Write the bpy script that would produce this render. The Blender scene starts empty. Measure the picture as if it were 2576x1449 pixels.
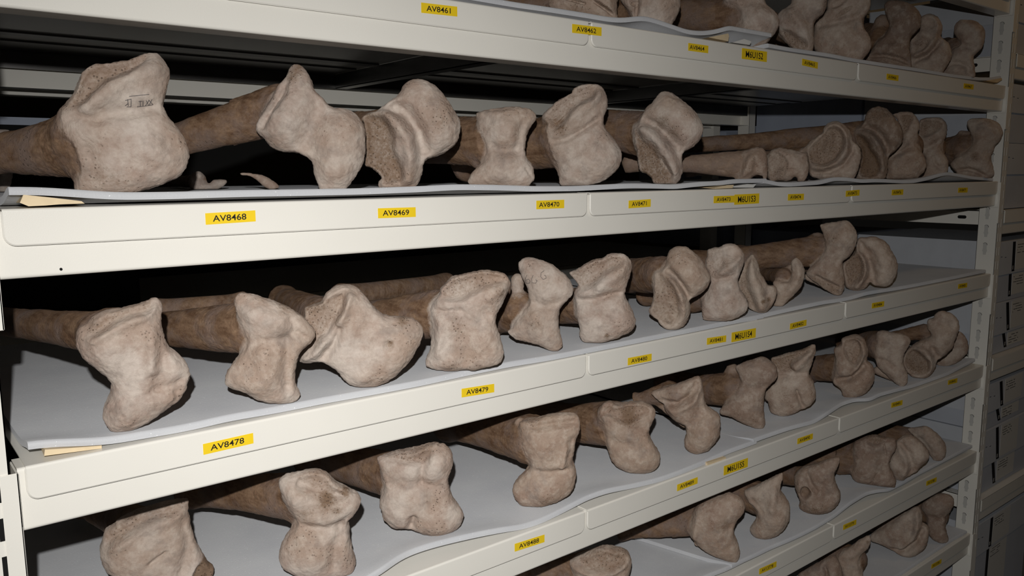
import bpy, math, random
import numpy as np
from mathutils import Vector, Matrix
random.seed(7)
sc = bpy.context.scene
col = sc.collection

# ------------------------------------------------------------------ camera, light, exposure
FPX = 2048.84                                   # focal length in pixels of the 2576 px wide frame
CAM = np.array([-0.0979, -0.8656, 0.0368])
YAW, PITCH, ROLL = -0.68143, -0.14167, 0.00513
def _rot(y, p, r):
    cy, sy = math.cos(y), math.sin(y); cp, sp = math.cos(p), math.sin(p); cr, sr = math.cos(r), math.sin(r)
    Rz = np.array([[cy, -sy, 0], [sy, cy, 0], [0, 0, 1]]); Rx = np.array([[1, 0, 0], [0, cp, -sp], [0, sp, cp]])
    Ry = np.array([[cr, 0, sr], [0, 1, 0], [-sr, 0, cr]])
    return Rz @ Rx @ Ry
ROT = _rot(YAW, PITCH, ROLL)                    # columns: right, forward, up
cam_d = bpy.data.cameras.new('camera'); cam = bpy.data.objects.new('camera', cam_d); col.objects.link(cam)
cam_d.sensor_width = 36.0; cam_d.lens = FPX / 2576 * 36.0; cam_d.clip_start = 0.02; cam_d.clip_end = 30
M4 = Matrix.Identity(4)
for i in range(3):
    M4[i][0] = ROT[i, 0]; M4[i][1] = ROT[i, 2]; M4[i][2] = -ROT[i, 1]; M4[i][3] = CAM[i]
cam.matrix_world = M4
sc.camera = cam

sc.view_settings.view_transform = 'Standard'; sc.view_settings.look = 'None'
sc.view_settings.gamma = 1.0; sc.view_settings.use_curve_mapping = False
sc.view_settings.exposure = 0.0

world = bpy.data.worlds.new('store_room_air'); sc.world = world; world.use_nodes = True
bg = world.node_tree.nodes['Background']; bg.inputs[0].default_value = (1.0, 0.93, 0.84, 1); bg.inputs[1].default_value = 0.003

def area(name, loc, aim, size, power, color, spread=math.pi):
    d = bpy.data.lights.new(name, 'AREA'); d.shape = 'DISK'; d.size = size; d.energy = power; d.color = color; d.spread = spread
    o = bpy.data.objects.new(name, d); col.objects.link(o); o.location = loc
    v = Vector(aim) - Vector(loc); o.rotation_euler = v.to_track_quat('-Z', 'Y').to_euler()
    return o
# the camera's own flash head, a hand above and to the left of the lens, turned to the right
area('camera_flash', (-0.135, -0.885, 0.140), (0.66, 0.0, -0.55), 0.015, 7.1, (1.0, 0.985, 0.955), math.radians(118))
# the aisle's ceiling lamp, warm and weak beside the flash
area('ceiling_lamp_light', (2.75, -1.05, 1.25), (2.1, 0.0, -0.1), 0.30, 1.5, (1.0, 0.60, 0.24))

# ------------------------------------------------------------------ pixel measurements of the photograph -> points of the room
def ray(px, py):
    return ROT @ np.array([(px - 1288) / FPX, 1.0, -(py - 724.5) / FPX])
def on_plane(px, py, axis, val):
    d = ray(px, py); return CAM + d * ((val - CAM[axis]) / d[axis])
def depth_of(P):
    return float((np.asarray(P) - CAM) @ ROT[:, 1])

ZS = {1: 0.4935, 2: 0.2496, 3: 0.0058, 4: -0.2375, 5: -0.4864, 6: -0.7280, 7: -0.9665}   # tray tops
FOAM = 0.009
DEEP = 0.82                                     # shelf depth
XR = 2.255                                      # inner face of the right-hand post
BEAM = 0.065; LIP = 0.0345

# ------------------------------------------------------------------ objects, tags
def tag(o, label=None, cat=None, group=None, kind=None):
    if label: o['label'] = label
    if cat: o['category'] = cat
    if group: o['group'] = group
    if kind: o['kind'] = kind
    return o
def empty(name, loc=(0, 0, 0)):
    o = bpy.data.objects.new(name, None); col.objects.link(o); o.location = loc; o.empty_display_size = 0.02; return o
def link(name, me, mat=None, parent=None, loc=(0, 0, 0)):
    o = bpy.data.objects.new(name, me); col.objects.link(o)
    if mat: me.materials.append(mat)
    if parent: o.parent = parent
    o.location = loc
    return o
def mesh(name, V, F, smooth=False):
    me = bpy.data.meshes.new(name); me.from_pydata([tuple(map(float, v)) for v in V], [], F); me.validate()
    if smooth: me.polygons.foreach_set('use_smooth', [True] * len(me.polygons))
    me.update(); return me
class MB:
    def __init__(s): s.V = []; s.F = []
    def add(s, V, F):
        n = len(s.V); s.V += [tuple(v) for v in V]; s.F += [tuple(i + n for i in f) for f in F]; return s
    def box(s, a, b):
        x0, y0, z0 = a; x1, y1, z1 = b
        return s.add([(x0,y0,z0),(x1,y0,z0),(x1,y1,z0),(x0,y1,z0),(x0,y0,z1),(x1,y0,z1),(x1,y1,z1),(x0,y1,z1)],
                     [(0,3,2,1),(4,5,6,7),(0,1,5,4),(1,2,6,5),(2,3,7,6),(3,0,4,7)])
    def prism(s, poly, axis, a, b, shrink=None):
        """poly: 2D points; extruded along axis from a to b. shrink: (inset points) used at a"""
        n = len(poly)
        def put(p, t):
            return {0: (t, p[0], p[1]), 1: (p[0], t, p[1]), 2: (p[0], p[1], t)}[axis]
        V = [put(p, a) for p in (shrink or poly)] + [put(p, b) for p in poly]
        F = [tuple(range(n))[::-1], tuple(range(n, 2 * n))] + [(i, (i + 1) % n, n + (i + 1) % n, n + i) for i in range(n)]
        return s.add(V, F)
    def build(s, name, mat, parent=None, smooth=False, bevel=0.0, loc=(0, 0, 0), seg=2):
        me = mesh(name, s.V, s.F, smooth)
        import bmesh
        bm = bmesh.new(); bm.from_mesh(me)
        if bevel:
            es = [e for e in bm.edges if len(e.link_faces) == 2 and e.calc_face_angle(0) > 0.6]
            bmesh.ops.bevel(bm, geom=es, offset=bevel, segments=seg, affect='EDGES', clamp_overlap=True)
        bmesh.ops.recalc_face_normals(bm, faces=bm.faces)
        bm.to_mesh(me); bm.free(); me.update()
        return link(name, me, mat, parent, loc)

# ------------------------------------------------------------------ materials
def new_mat(name):
    m = bpy.data.materials.new(name); m.use_nodes = True
    nt = m.node_tree; return m, nt, nt.nodes['Principled BSDF']
def nd(nt, t, **kw):
    n = nt.nodes.new(t)
    for k, v in kw.items(): setattr(n, k, v)
    return n
def noise(nt, vec, scale, detail=4, rough=0.6):
    n = nd(nt, 'ShaderNodeTexNoise'); n.inputs['Scale'].default_value = scale; n.inputs['Detail'].default_value = detail
    n.inputs['Roughness'].default_value = rough; nt.links.new(vec, n.inputs['Vector']); return n.outputs['Fac']
def ramp(nt, fac, a, b, ca=0.0, cb=1.0):
    n = nd(nt, 'ShaderNodeMapRange'); n.inputs['From Min'].default_value = a; n.inputs['From Max'].default_value = b
    n.inputs['To Min'].default_value = ca; n.inputs['To Max'].default_value = cb; n.clamp = True
    nt.links.new(fac, n.inputs['Value']); return n.outputs['Result']
def mixc(nt, fac, a, b, mode='MIX'):
    n = nd(nt, 'ShaderNodeMix', data_type='RGBA', blend_type=mode); n.clamp_factor = True
    for sock, v in ((n.inputs['Factor'], fac), (n.inputs['A'], a), (n.inputs['B'], b)):
        if hasattr(v, 'is_linked'): nt.links.new(v, sock)
        else: sock.default_value = v if not isinstance(v, tuple) else (*v, 1)[:4]
    return n.outputs['Result']
def mth(nt, op, a, b=0.0):
    n = nd(nt, 'ShaderNodeMath', operation=op)
    for i, v in enumerate((a, b)):
        if hasattr(v, 'is_linked'): nt.links.new(v, n.inputs[i])
        else: n.inputs[i].default_value = v
    return n.outputs[0]
def bump(nt, bsdf, h, strength, dist):
    b = nd(nt, 'ShaderNodeBump'); b.inputs['Strength'].default_value = strength; b.inputs['Distance'].default_value = dist
    nt.links.new(h, b.inputs['Height']); nt.links.new(b.outputs[0], bsdf.inputs['Normal'])
def simple(name, c, rough=0.6, spec=0.5, metal=0.0, bump_scale=0, bump_d=0.0, var=0.0, vscale=20):
    m, nt, b = new_mat(name)
    b.inputs['Base Color'].default_value = (*c, 1); b.inputs['Roughness'].default_value = rough
    b.inputs['Specular IOR Level'].default_value = spec; b.inputs['Metallic'].default_value = metal
    tc = nd(nt, 'ShaderNodeTexCoord').outputs['Object']
    if var:
        f = noise(nt, tc, vscale, 3)
        nt.links.new(mixc(nt, ramp(nt, f, .35, .65), tuple(x * (1 - var) for x in c), tuple(min(1, x * (1 + var)) for x in c)), b.inputs['Base Color'])
    if bump_scale: bump(nt, b, noise(nt, tc, bump_scale, 2), 0.5, bump_d)
    return m
PAINT = simple('cream_enamel_steel', (0.80, 0.775, 0.715), 0.26, 0.45, bump_scale=900, bump_d=0.00015, var=0.012, vscale=6)
SLOTM = simple('pressed_slot_grey', (0.56, 0.55, 0.52), 0.45)
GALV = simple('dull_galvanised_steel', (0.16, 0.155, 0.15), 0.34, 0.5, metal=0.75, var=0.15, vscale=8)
HOLE = simple('punched_hole_dark', (0.012, 0.012, 0.012), 0.9, 0.1)
YELLOW = simple('yellow_label_tape', (0.86, 0.60, 0.018), 0.45, 0.4, var=0.02)
INK = simple('black_label_ink', (0.02, 0.018, 0.016), 0.6, 0.2)
PENCIL = simple('pencil_line', (0.10, 0.09, 0.09), 0.7, 0.2)
MANILA = simple('manila_card', (0.72, 0.58, 0.38), 0.7, 0.3, var=0.06, vscale=60)
WHITECARD = simple('white_card', (0.75, 0.75, 0.73), 0.6)
BOXM = simple('grey_archive_board', (0.46, 0.485, 0.54), 0.75, 0.25, var=0.03, vscale=15)
BOXLID = simple('grey_archive_lid_board', (0.53, 0.55, 0.59), 0.75, 0.25, var=0.03, vscale=15)
BLUEBOX = simple('blue_grey_archive_board', (0.40, 0.44, 0.53), 0.75, 0.25, var=0.03, vscale=15)
PAPER = simple('printed_label_paper', (0.62, 0.61, 0.58), 0.7, 0.25)
BLACKSTRIP = simple('black_label_strip', (0.012, 0.011, 0.012), 0.55, 0.3)
CONCRETE = simple('painted_concrete_floor', (0.16, 0.155, 0.15), 0.7, 0.3, var=0.1, vscale=3)
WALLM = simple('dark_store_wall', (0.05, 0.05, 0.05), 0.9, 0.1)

def foam_material():
    m, nt, b = new_mat('polyethylene_foam')
    tc = nd(nt, 'ShaderNodeTexCoord').outputs['Object']
    f = noise(nt, tc, 420, 3, 0.7); g = noise(nt, tc, 9, 3)
    base = mixc(nt, ramp(nt, g, .3, .7), (0.50, 0.508, 0.535), (0.56, 0.568, 0.585))
    v = nd(nt, 'ShaderNodeTexVoronoi'); v.inputs['Scale'].default_value = 380; nt.links.new(tc, v.inputs['Vector'])
    spark = ramp(nt, v.outputs['Distance'], 0.10, 0.20, 1.0, 0.0)
    spark = mth(nt, 'MULTIPLY', spark, ramp(nt, noise(nt, tc, 260, 1), .60, .66))
    nt.links.new(mixc(nt, spark, base, (0.95, 0.96, 0.97)), b.inputs['Base Color'])
    b.inputs['Roughness'].default_value = 0.55; b.inputs['Specular IOR Level'].default_value = 0.35; b.inputs['Diffuse Roughness'].default_value = 0.3
    bump(nt, b, f, 0.6, 0.0006); return m
FOAMM = foam_material()

def bone_material():
    m, nt, b = new_mat('old_bone')
    L = nt.links.new
    tc = nd(nt, 'ShaderNodeTexCoord').outputs['Object']
    info = nd(nt, 'ShaderNodeObjectInfo')
    off = nd(nt, 'ShaderNodeVectorMath', operation='ADD'); L(tc, off.inputs[0])
    rv = nd(nt, 'ShaderNodeVectorMath', operation='SCALE'); rv.inputs[0].default_value = (3.1, 1.7, 2.3); L(info.outputs['Random'], rv.inputs['Scale'])
    L(rv.outputs[0], off.inputs[1]); p = off.outputs[0]
    wear = nd(nt, 'ShaderNodeAttribute', attribute_name='wear').outputs['Fac']
    stain_shade = nd(nt, 'ShaderNodeAttribute', attribute_name='stain_shade').outputs['Fac']
    pale = info.outputs['Color']
    n1 = noise(nt, p, 22, 5, .65); n2 = noise(nt, p, 75, 5, .7); n3 = noise(nt, p, 260, 4, .7)
    n4 = noise(nt, p, 30, 5, .65); n5 = noise(nt, p, 11, 3, .55)
    c = mixc(nt, ramp(nt, n1, .40, .60), pale, (0.74, 0.65, 0.62), 'MULTIPLY')            # pinkish grey clouds
    c = mixc(nt, ramp(nt, n5, .42, .66, 0, .58), c, (0.36, 0.265, 0.20))                    # warm tan areas
    c = mixc(nt, ramp(nt, n2, .48, .66, 0, .34), c, (0.62, 0.545, 0.47))                    # chalky patches
    c = mixc(nt, ramp(nt, n4, .53, .70, 0, .68), c, (0.25, 0.20, 0.172))                    # grimy patches
    # stretched grain and warm brown of the shaft
    mp = nd(nt, 'ShaderNodeMapping'); mp.inputs['Scale'].default_value = (60, 14, 60); L(p, mp.inputs['Vector'])
    gr = noise(nt, mp.outputs[0], 1.6, 5, .7)
    brown = mixc(nt, ramp(nt, gr, .35, .65), (0.125, 0.068, 0.038), (0.27, 0.172, 0.108))
    brown = mixc(nt, ramp(nt, n1, .45, .65), brown, (0.21, 0.15, 0.122))
    w = mth(nt, 'ADD', wear, ramp(nt, n2, .35, .65, -.16, .16))
    c = mixc(nt, ramp(nt, w, .25, .85), c, brown)
    st = mth(nt, 'ADD', stain_shade, ramp(nt, n3, .35, .65, -.22, .22)); st = mth(nt, 'MULTIPLY', st, ramp(nt, stain_shade, .02, .12))
    c = mixc(nt, ramp(nt, st, .15, .85, 0, .9), c, (0.17, 0.105, 0.062))
    # small dark pits
    v = nd(nt, 'ShaderNodeTexVoronoi'); v.inputs['Scale'].default_value = 240; L(p, v.inputs['Vector'])
    pit = mth(nt, 'MULTIPLY', ramp(nt, v.outputs['Distance'], .14, .26, 1, 0), ramp(nt, mth(nt, 'ADD', n1, mth(nt, 'MULTIPLY', stain_shade, .35)), .55, .68))
    c = mixc(nt, mth(nt, 'MULTIPLY', pit, .75), c, (0.09, 0.06, 0.042))
    c = mixc(nt, ramp(nt, n3, .30, .70, 0, 1), mixc(nt, 1.0, c, (0.86, 0.85, 0.84), 'MULTIPLY'), c)
    L(c, b.inputs['Base Color'])
    b.inputs['Roughness'].default_value = 0.66; b.inputs['Specular IOR Level'].default_value = 0.28
    h = mth(nt, 'ADD', mth(nt, 'MULTIPLY', n2, .9), mth(nt, 'MULTIPLY', n3, .5)); h = mth(nt, 'SUBTRACT', h, mth(nt, 'MULTIPLY', pit, .8))
    b.inputs['Diffuse Roughness'].default_value = 0.15
    bump(nt, b, h, 0.6, 0.0024); return m
BONE = bone_material()
# ------------------------------------------------------------------ room
def structure(name, a, b, mat):
    o = MB().box(a, b).build(name, mat); o['kind'] = 'structure'; return o
structure('floor', (-1.6, -2.4, -1.36), (5.2, 2.6, -1.30), CONCRETE)
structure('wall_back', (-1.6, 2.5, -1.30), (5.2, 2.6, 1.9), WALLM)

# ------------------------------------------------------------------ the shelving rack
def arc(cx, cz, r, a0, a1, n=5):
    return [(cx + r * math.cos(math.radians(a0 + (a1 - a0) * i / n)), cz + r * math.sin(math.radians(a0 + (a1 - a0) * i / n))) for i in range(n + 1)]
def beam_bars(mb, z, x0, x1, back=False):
    """a folded sheet-steel channel: face, top return and bottom return, rounded folds"""
    t, d, r = 0.0015, 0.034, 0.0035
    y0 = 0.0052
    P = [(y0 + d, z - 0.0022)] + [(a, b) for a, b in arc(y0 + r, z - 0.0022 - r, r, 90, 180)] + [(a, b) for a, b in arc(y0 + r, z - BEAM + r, r, 180, 270)] + [(y0 + d, z - BEAM)]
    Q = [(y0 + d, z - BEAM + t)] + [(a, b) for a, b in arc(y0 + r, z - BEAM + r, r - t, 270, 180)] + [(a, b) for a, b in arc(y0 + r, z - 0.0022 - r, r - t, 180, 90)] + [(y0 + d, z - 0.0022 - t)]
    poly = P + Q
    if back: poly = [(DEEP - a + 0.0, b) for a, b in poly]
    return mb.prism(poly, 0, x0, x1)

rack = tag(empty('shelving_rack', (0, 0, -1.30)), 'cream enamelled steel rack carrying every row of brown bones', 'shelving')
RO = (0, 0, 1.30)
def rpart(mb, name, mat=PAINT, parent=rack, smooth=False, bevel=0.0):
    return mb.build(name, mat, parent, smooth, bevel, loc=RO if parent is rack else (0, 0, 0))

def post(x0, x1, y0, y1, face, inner):
    """slotted upright of folded sheet: front web, inner side, outer side"""
    mb = MB(); t = 0.0018; z0, z1 = -1.30, 0.78
    mb.box((x0, y0, z0), (x1, y0 + t, z1)); mb.box((x0, y0, z0), (x0 + t, y1, z1)); mb.box((x1 - t, y0, z0), (x1, y1, z1))
    mb.box((x0, y1 - t, z0), (x0 + (x1 - x0) * .35, y1, z1)); mb.box((x1 - (x1 - x0) * .35, y1 - t, z0), (x1, y1, z1))
    return rpart(mb, 'upright_post', bevel=0.0006)
pL = post(-0.040, -0.004, -0.003, 0.042, 0, 0)
pR = post(XR, XR + 0.034, -0.002, 0.046, 0, 0)
pLb = post(-0.040, -0.004, DEEP - 0.042, DEEP, 0, 0)
pRb = post(XR, XR + 0.034, DEEP - 0.042, DEEP + 0.003, 0, 0)
# keyhole slots on the inner side of the right-hand post, square slots on the fronts
def keyhole(xf, yc, zc, parent, h=0.030):
    pts = arc(0, 0.010, 0.0052, -30, 210, 8) + [(-0.0048, -0.002), (-0.0062, -0.006), (-0.004, -0.0105), (-0.0036, -0.017), (0.0036, -0.017), (0.004, -0.0105), (0.0062, -0.006), (0.0048, -0.002)]
    o = MB().prism([(yc + a, zc + b) for a, b in pts], 0, xf - 0.0006, xf + 0.0004).build('keyhole_slot', SLOTM, parent)
    MB().prism([(yc + a, zc + b) for a, b in arc(0, 0.010, 0.0055, 30, 190, 8) + arc(0, 0.010, 0.0048, 190, 30, 8)], 0, xf - 0.0009, xf).build('slot_edge', HOLE, o)
    return o
zz = 0.445
k = 0
while zz > -1.02:
    hidden = any(ZS[i] - 0.075 < zz < ZS[i] + 0.022 for i in ZS)
    if not hidden: keyhole(XR, 0.0245, zz, pR)
    zz -= 0.0475; k += 1
for pst, xa in ((pL, -0.040), (pR, XR)):
    zz = 0.42
    while zz > -1.02:
        for dx in (0.0085, 0.0235):
            MB().box((xa + dx, -0.0036 if pst is pL else -0.0026, zz - 0.011), (xa + dx + 0.0045, -0.0028 if pst is pL else -0.0018, zz + 0.011)).build('front_slot', HOLE if pst is pL else SLOTM, pst)
        zz -= 0.0375
# horizontal braces of the end frames, each with an oval hole near the front post
for x in (-0.022, XR + 0.010):
    for zb in (0.3105, -0.0925, -0.4925, -0.8925):
        o = rpart(MB().box((x, 0.042, zb - 0.018), (x + 0.0018, DEEP - 0.04, zb + 0.018)), 'brace_plate', bevel=0.0004)
        pts = [(0.092 + a, zb + 0.001 + b) for a, b in arc(0.007, 0, 0.0045, -90, 90, 6) + arc(-0.007, 0, 0.0045, 90, 270, 6)]
        MB().prism(pts, 0, x - 0.0004, x + 0.0002).build('oval_hole', HOLE, o)
# front and rear beams with their end connectors, cross bars under the tray joints
for k in ZS:
    z = ZS[k]
    b = rpart(beam_bars(MB(), z, 0.0032, XR - 0.008), 'shelf_beam', smooth=False)
    for side, (xa, xb) in enumerate(((-0.0125, 0.0028), (XR - 0.0075, XR + 0.010))):
        c = MB()
        c.box((xa, -0.0052, z - 0.110), (xb, -0.0034, z - 0.003)); c.box((xb - 0.0018, -0.0052, z - 0.110), (xb, 0.036, z - 0.003)) if side == 0 else c.box((xa, -0.0026, z - 0.068), (xa + 0.0018, 0.036, z - 0.003))
        c.build('beam_connector', PAINT, b, bevel=0.0005)
    if k == 3:
        MB().prism([(0.054 + a, z - 0.0585 + c_) for a, c_ in arc(0, 0, 0.0013, 0, 330, 10)], 1, 0.0029, 0.0034).build('peg_hole', HOLE, b)
    rpart(beam_bars(MB(), z, -0.002, XR, True), 'shelf_beam')
    rpart(MB().box((0.012, 0.7765, z - 0.0335), (XR - 0.014, 0.7785, z - 0.0024)), 'rear_shade_strip', GALV)  # added dark strip, standing in for the shade over the rear beam's upper half
    for xs in (0.745, 1.495):
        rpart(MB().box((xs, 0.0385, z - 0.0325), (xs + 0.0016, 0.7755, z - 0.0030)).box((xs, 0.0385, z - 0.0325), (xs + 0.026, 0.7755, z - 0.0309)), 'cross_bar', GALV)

# ------------------------------------------------------------------ trays: three to a level, a folded lip over the beam
TX = [(0.0090, 0.7482), (0.7535, 1.4982), (1.5035, XR - 0.012)]
WHERE = {1: 'topmost level in view', 2: 'second level from top', 3: 'level beneath it', 4: 'middle level', 5: 'level third from bottom', 6: 'level second from bottom', 7: 'lowest level in view'}
LVL = {1: 'over the top row of bones', 2: 'behind label AV8462', 3: 'behind label AV8470', 4: 'behind label AV8479', 5: 'behind label AV8488', 6: 'behind label AV13778', 7: 'under the lowest bones'}
PLACE = ['left end', 'middle', 'right end']
def tray(k, i):
    z = ZS[k]; x0, x1 = TX[i]; r = 0.011; R = 0.0028
    mb = MB()
    # lip: rounded lower corners, face slightly cushioned
    def lip(ins):
        return [(x0 + ins, z - R)] + [(a, b) for a, b in arc(x0 + r, z - LIP + r, r - ins, 180, 270, 7)] + [(a, b) for a, b in arc(x1 - r, z - LIP + r, r - ins, 270, 360, 7)] + [(x1 - ins, z - R)]
    outer, inner = lip(0.0), lip(0.0014)
    n = len(outer)
    V = [(a, 0.0, b) for a, b in inner] + [(a, 0.0011, b) for a, b in outer] + [(a, 0.0026, b) for a, b in outer]
    F = [tuple(range(n))] + [(j, n + j, n + j + 1, j + 1) for j in range(n - 1)] + [(n + j, 2 * n + j, 2 * n + j + 1, n + j + 1) for j in range(n - 1)] + [tuple(range(2 * n, 3 * n))[::-1]]
    mb.add(V, F)
    # rounded fold and deck
    pr = [(a, b) for a, b in arc(R, z - R, R, 180, 90, 5)] + [(DEEP - 0.002, z), (DEEP - 0.002, z - 0.0015), (R, z - 0.0015), (0.0015, z - R)]
    mb.prism(pr, 0, x0 + 0.0008, x1 - 0.0008)
    o = mb.build('shelf_tray', PAINT)
    for ya, yb in ((0.572, 0.604), (0.664, 0.770)):  # two dark strips along the deck's underside
        MB().box((x0 + 0.034, ya, z - 0.0045), (x1 - 0.012, yb, z - 0.0014)).build('underside_strip', GALV, o, bevel=0.0006)
    tag(o, 'cream steel tray with rounded lip, %s of the level %s' % (PLACE[i], LVL[k]), 'shelf tray', 'steel trays hooked over the rack beams')
for k in ZS:
    for i in range(3): tray(k, i)

# ------------------------------------------------------------------ foam sheets with wavy front edges (front lower edge measured in the photograph)
def foam_sheet(k, pts, x_left, x_right, label, lift0=0.0, cap=None, under=0.0):
    z = ZS[k] + under; cap = cap if cap is not None else (0.024 if k <= 3 else 0.009)
    fr = []
    for x, y in pts:
        P = on_plane(x, y, 1, 0.010); l = P[2] - z
        if l < 0: P = on_plane(x, y, 2, z); l = 0.0
        elif l > cap: P = on_plane(x, y, 2, z + cap); l = cap
        fr.append((P[0], max(0.004, min(P[1], 0.10)), l))
    fr.sort(); fx, fy, fl = (np.array([f[i] for f in fr]) for i in range(3))
    # x_left may lean: (x at the front, x at the back)
    xl0, xl1 = x_left if isinstance(x_left, tuple) else (x_left, x_left)
    xs = np.arange(0, 1.0001, 1 / max(40, int((x_right - xl0) / 0.009)))
    ker = np.exp(-np.linspace(-2, 2, 9) ** 2); ker /= ker.sum()
    tt = np.array([0, .004, .012, .025, .04, .06, .08, .105, .13, .17, .22, .30, .40, .52, .60])
    X0 = xl0 + (x_right - xl0) * xs
    sm = lambda a: np.convolve(np.pad(np.interp(X0, fx, a), 4, mode='edge'), ker, 'valid')
    YF, LF = sm(fy), sm(fl)
    V = []; T = 0.0075
    nx, ny = len(xs), len(tt)
    for j, t in enumerate(tt):
        for i, s in enumerate(xs):
            xl = xl0 + (xl1 - xl0) * t / tt[-1]
            x = xl + (x_right - xl) * s
            zz = z + 0.0006 + LF[i] * math.exp(-(t / 0.034) ** 2)
            V.append((x, YF[i] + t, zz))
    n = len(V)
    e = 0.0018
    top = []
    for q, (x, y, zz) in enumerate(V):
        j = q // nx
        top.append((x, y + (e if j == 0 else 0), zz + T))
    V += top
    # a slightly rounded front edge
    mid0 = len(V); V += [(V[i][0], V[i][1] - 0.0004, V[i][2] + T * .30) for i in range(nx)]
    mid1 = len(V); V += [(V[i][0], V[i][1] - 0.0002, V[i][2] + T * .78) for i in range(nx)]
    F = []
    for j in range(ny - 1):
        for i in range(nx - 1):
            a = j * nx + i
            F.append((a, a + nx, a + nx + 1, a + 1)); F.append((n + a, n + a + 1, n + a + nx + 1, n + a + nx))
    for i in range(nx - 1):
        F += [(i, i + 1, mid0 + i + 1, mid0 + i), (mid0 + i, mid0 + i + 1, mid1 + i + 1, mid1 + i), (mid1 + i, mid1 + i + 1, n + i + 1, n + i)]
        b = (ny - 1) * nx + i; F.append((b, n + b, n + b + 1, b + 1))
    for i in (0, nx - 1):
        for j in range(ny - 1):
            a = j * nx + i; q = (a, a + nx, n + a + nx, n + a); F.append(q if i else q[::-1])
        tri = (i, n + i, mid1 + i, mid0 + i); F.append(tri if i else tri[::-1])
    o = link('foam_sheet', mesh('foam_sheet', V, F, True), FOAMM)
    mod = o.modifiers.new('edge', 'EDGE_SPLIT'); mod.split_angle = math.radians(50)
    tag(o, label, 'foam sheet', 'foam sheets lining the trays')
    return o
foam_sheet(2, [(1160, -3), (1300, 21), (1367, 30), (1484, 48), (1534, 57), (1567, 59), (1600, 55), (1617, 52), (1640, 57), (1667, 66), (1700, 77), (1730, 88), (1770, 91), (1810, 85), (1838, 77), (1852, 71)], 0.02, 1.212, 'grey foam sheet with wavy cut edge over label AV8462')
foam_sheet(2, [(1838, 106), (1886, 110), (1930, 120), (1990, 131), (2090, 145), (2150, 157), (2230, 169), (2313, 181), (2396, 195), (2463, 203), (2497, 203), (2522, 197)], 1.205, 2.235, 'grey foam sheet over label AV8466, right half of top bone row')
foam_sheet(3, [(38, 492), (100, 492), (300, 505), (450, 502), (600, 497), (760, 494), (900, 491), (1050, 485), (1150, 479), (1250, 480), (1350, 483), (1450, 482), (1550, 476), (1590, 474), (1650, 475), (1700, 477), (1713, 475), (1763, 469), (1813, 467), (1847, 462)], 0.018, 1.215, 'grey foam sheet with wavy edge over labels AV8468 to AV8471')
foam_sheet(3, [(1877, 461), (1930, 462), (1964, 468), (1997, 471), (2030, 472), (2065, 465), (2097, 455.5), (2133, 456), (2167, 461), (2200, 459), (2233, 460), (2270, 462), (2300, 461), (2334, 454), (2367, 444), (2384, 441), (2417, 446), (2450, 452), (2500, 456)], 1.205, 2.235, 'grey foam sheet bulging up over labels AV8474 to AV8477')
foam_sheet(4, [(87, 1129), (110, 1127), (255, 1122), (300, 1117), (370, 1103), (420, 1096), (500, 1080), (568, 1063), (702, 1040), (810, 1018), (860, 1009), (960, 991), (1060, 972), (1168, 948), (1285, 924), (1385, 908), (1472, 895), (1535, 881), (1635, 860), (1704, 848), (1730, 841), (1790, 827), (1850, 815)], 0.016, 1.215, 'grey foam sheet over label AV8478, left corner lifted clear')
foam_sheet(4, [(1848, 815), (1910, 802), (1980, 786), (2073, 766), (2110, 761), (2144, 754), (2177, 744), (2210, 738), (2244, 733), (2294, 724), (2390, 705), (2470, 688)], 1.205, 2.235, 'grey foam sheet over label AV8484, bare at its right end')
foam_sheet(5, [(700, 1555), (860, 1502), (960, 1446), (1000, 1415), (1030, 1399), (1080, 1382), (1130, 1369), (1205, 1352), (1280, 1338), (1311, 1335), (1361, 1319), (1428, 1286), (1478, 1259), (1528, 1242), (1595, 1229), (1662, 1214), (1720, 1194), (1779, 1167), (1833, 1142)], 0.016, 1.215, 'grey foam sheet over label AV8488, edge curling back from the tray lip')
foam_sheet(5, [(1836, 1138), (1916, 1107), (1983, 1084), (2050, 1066), (2080, 1047), (2117, 1022), (2150, 1011), (2190, 1011), (2210, 999), (2250, 988), (2300, 975), (2384, 945), (2460, 905)], 1.205, 2.235, 'grey foam sheet over label AV8490, edge curling back from the tray lip')
foam_sheet(6, [(1000, 1800), (1500, 1580), (1700, 1490), (1790, 1452), (1830, 1437)], 0.016, 1.225, 'grey foam sheet left of label AV13778, lying under its neighbour')
foam_sheet(6, [(1820, 1437), (1860, 1421), (1900, 1403), (1940, 1383), (1980, 1367), (2020, 1353), (2060, 1333), (2100, 1303), (2140, 1271), (2181, 1246), (2213, 1239), (2235, 1239), (2277, 1217), (2310, 1197), (2370, 1166), (2427, 1136)], (1.150, 1.02), 2.235, 'grey foam sheet over label AV13779, its left edge lapping another sheet', under=0.0085)
foam_sheet(7, [(1900, 1660), (2100, 1540), (2276, 1443), (2317, 1414), (2367, 1381), (2400, 1360), (2425, 1347)], 0.30, 2.235, 'grey foam sheet on the lowest level in view')

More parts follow.
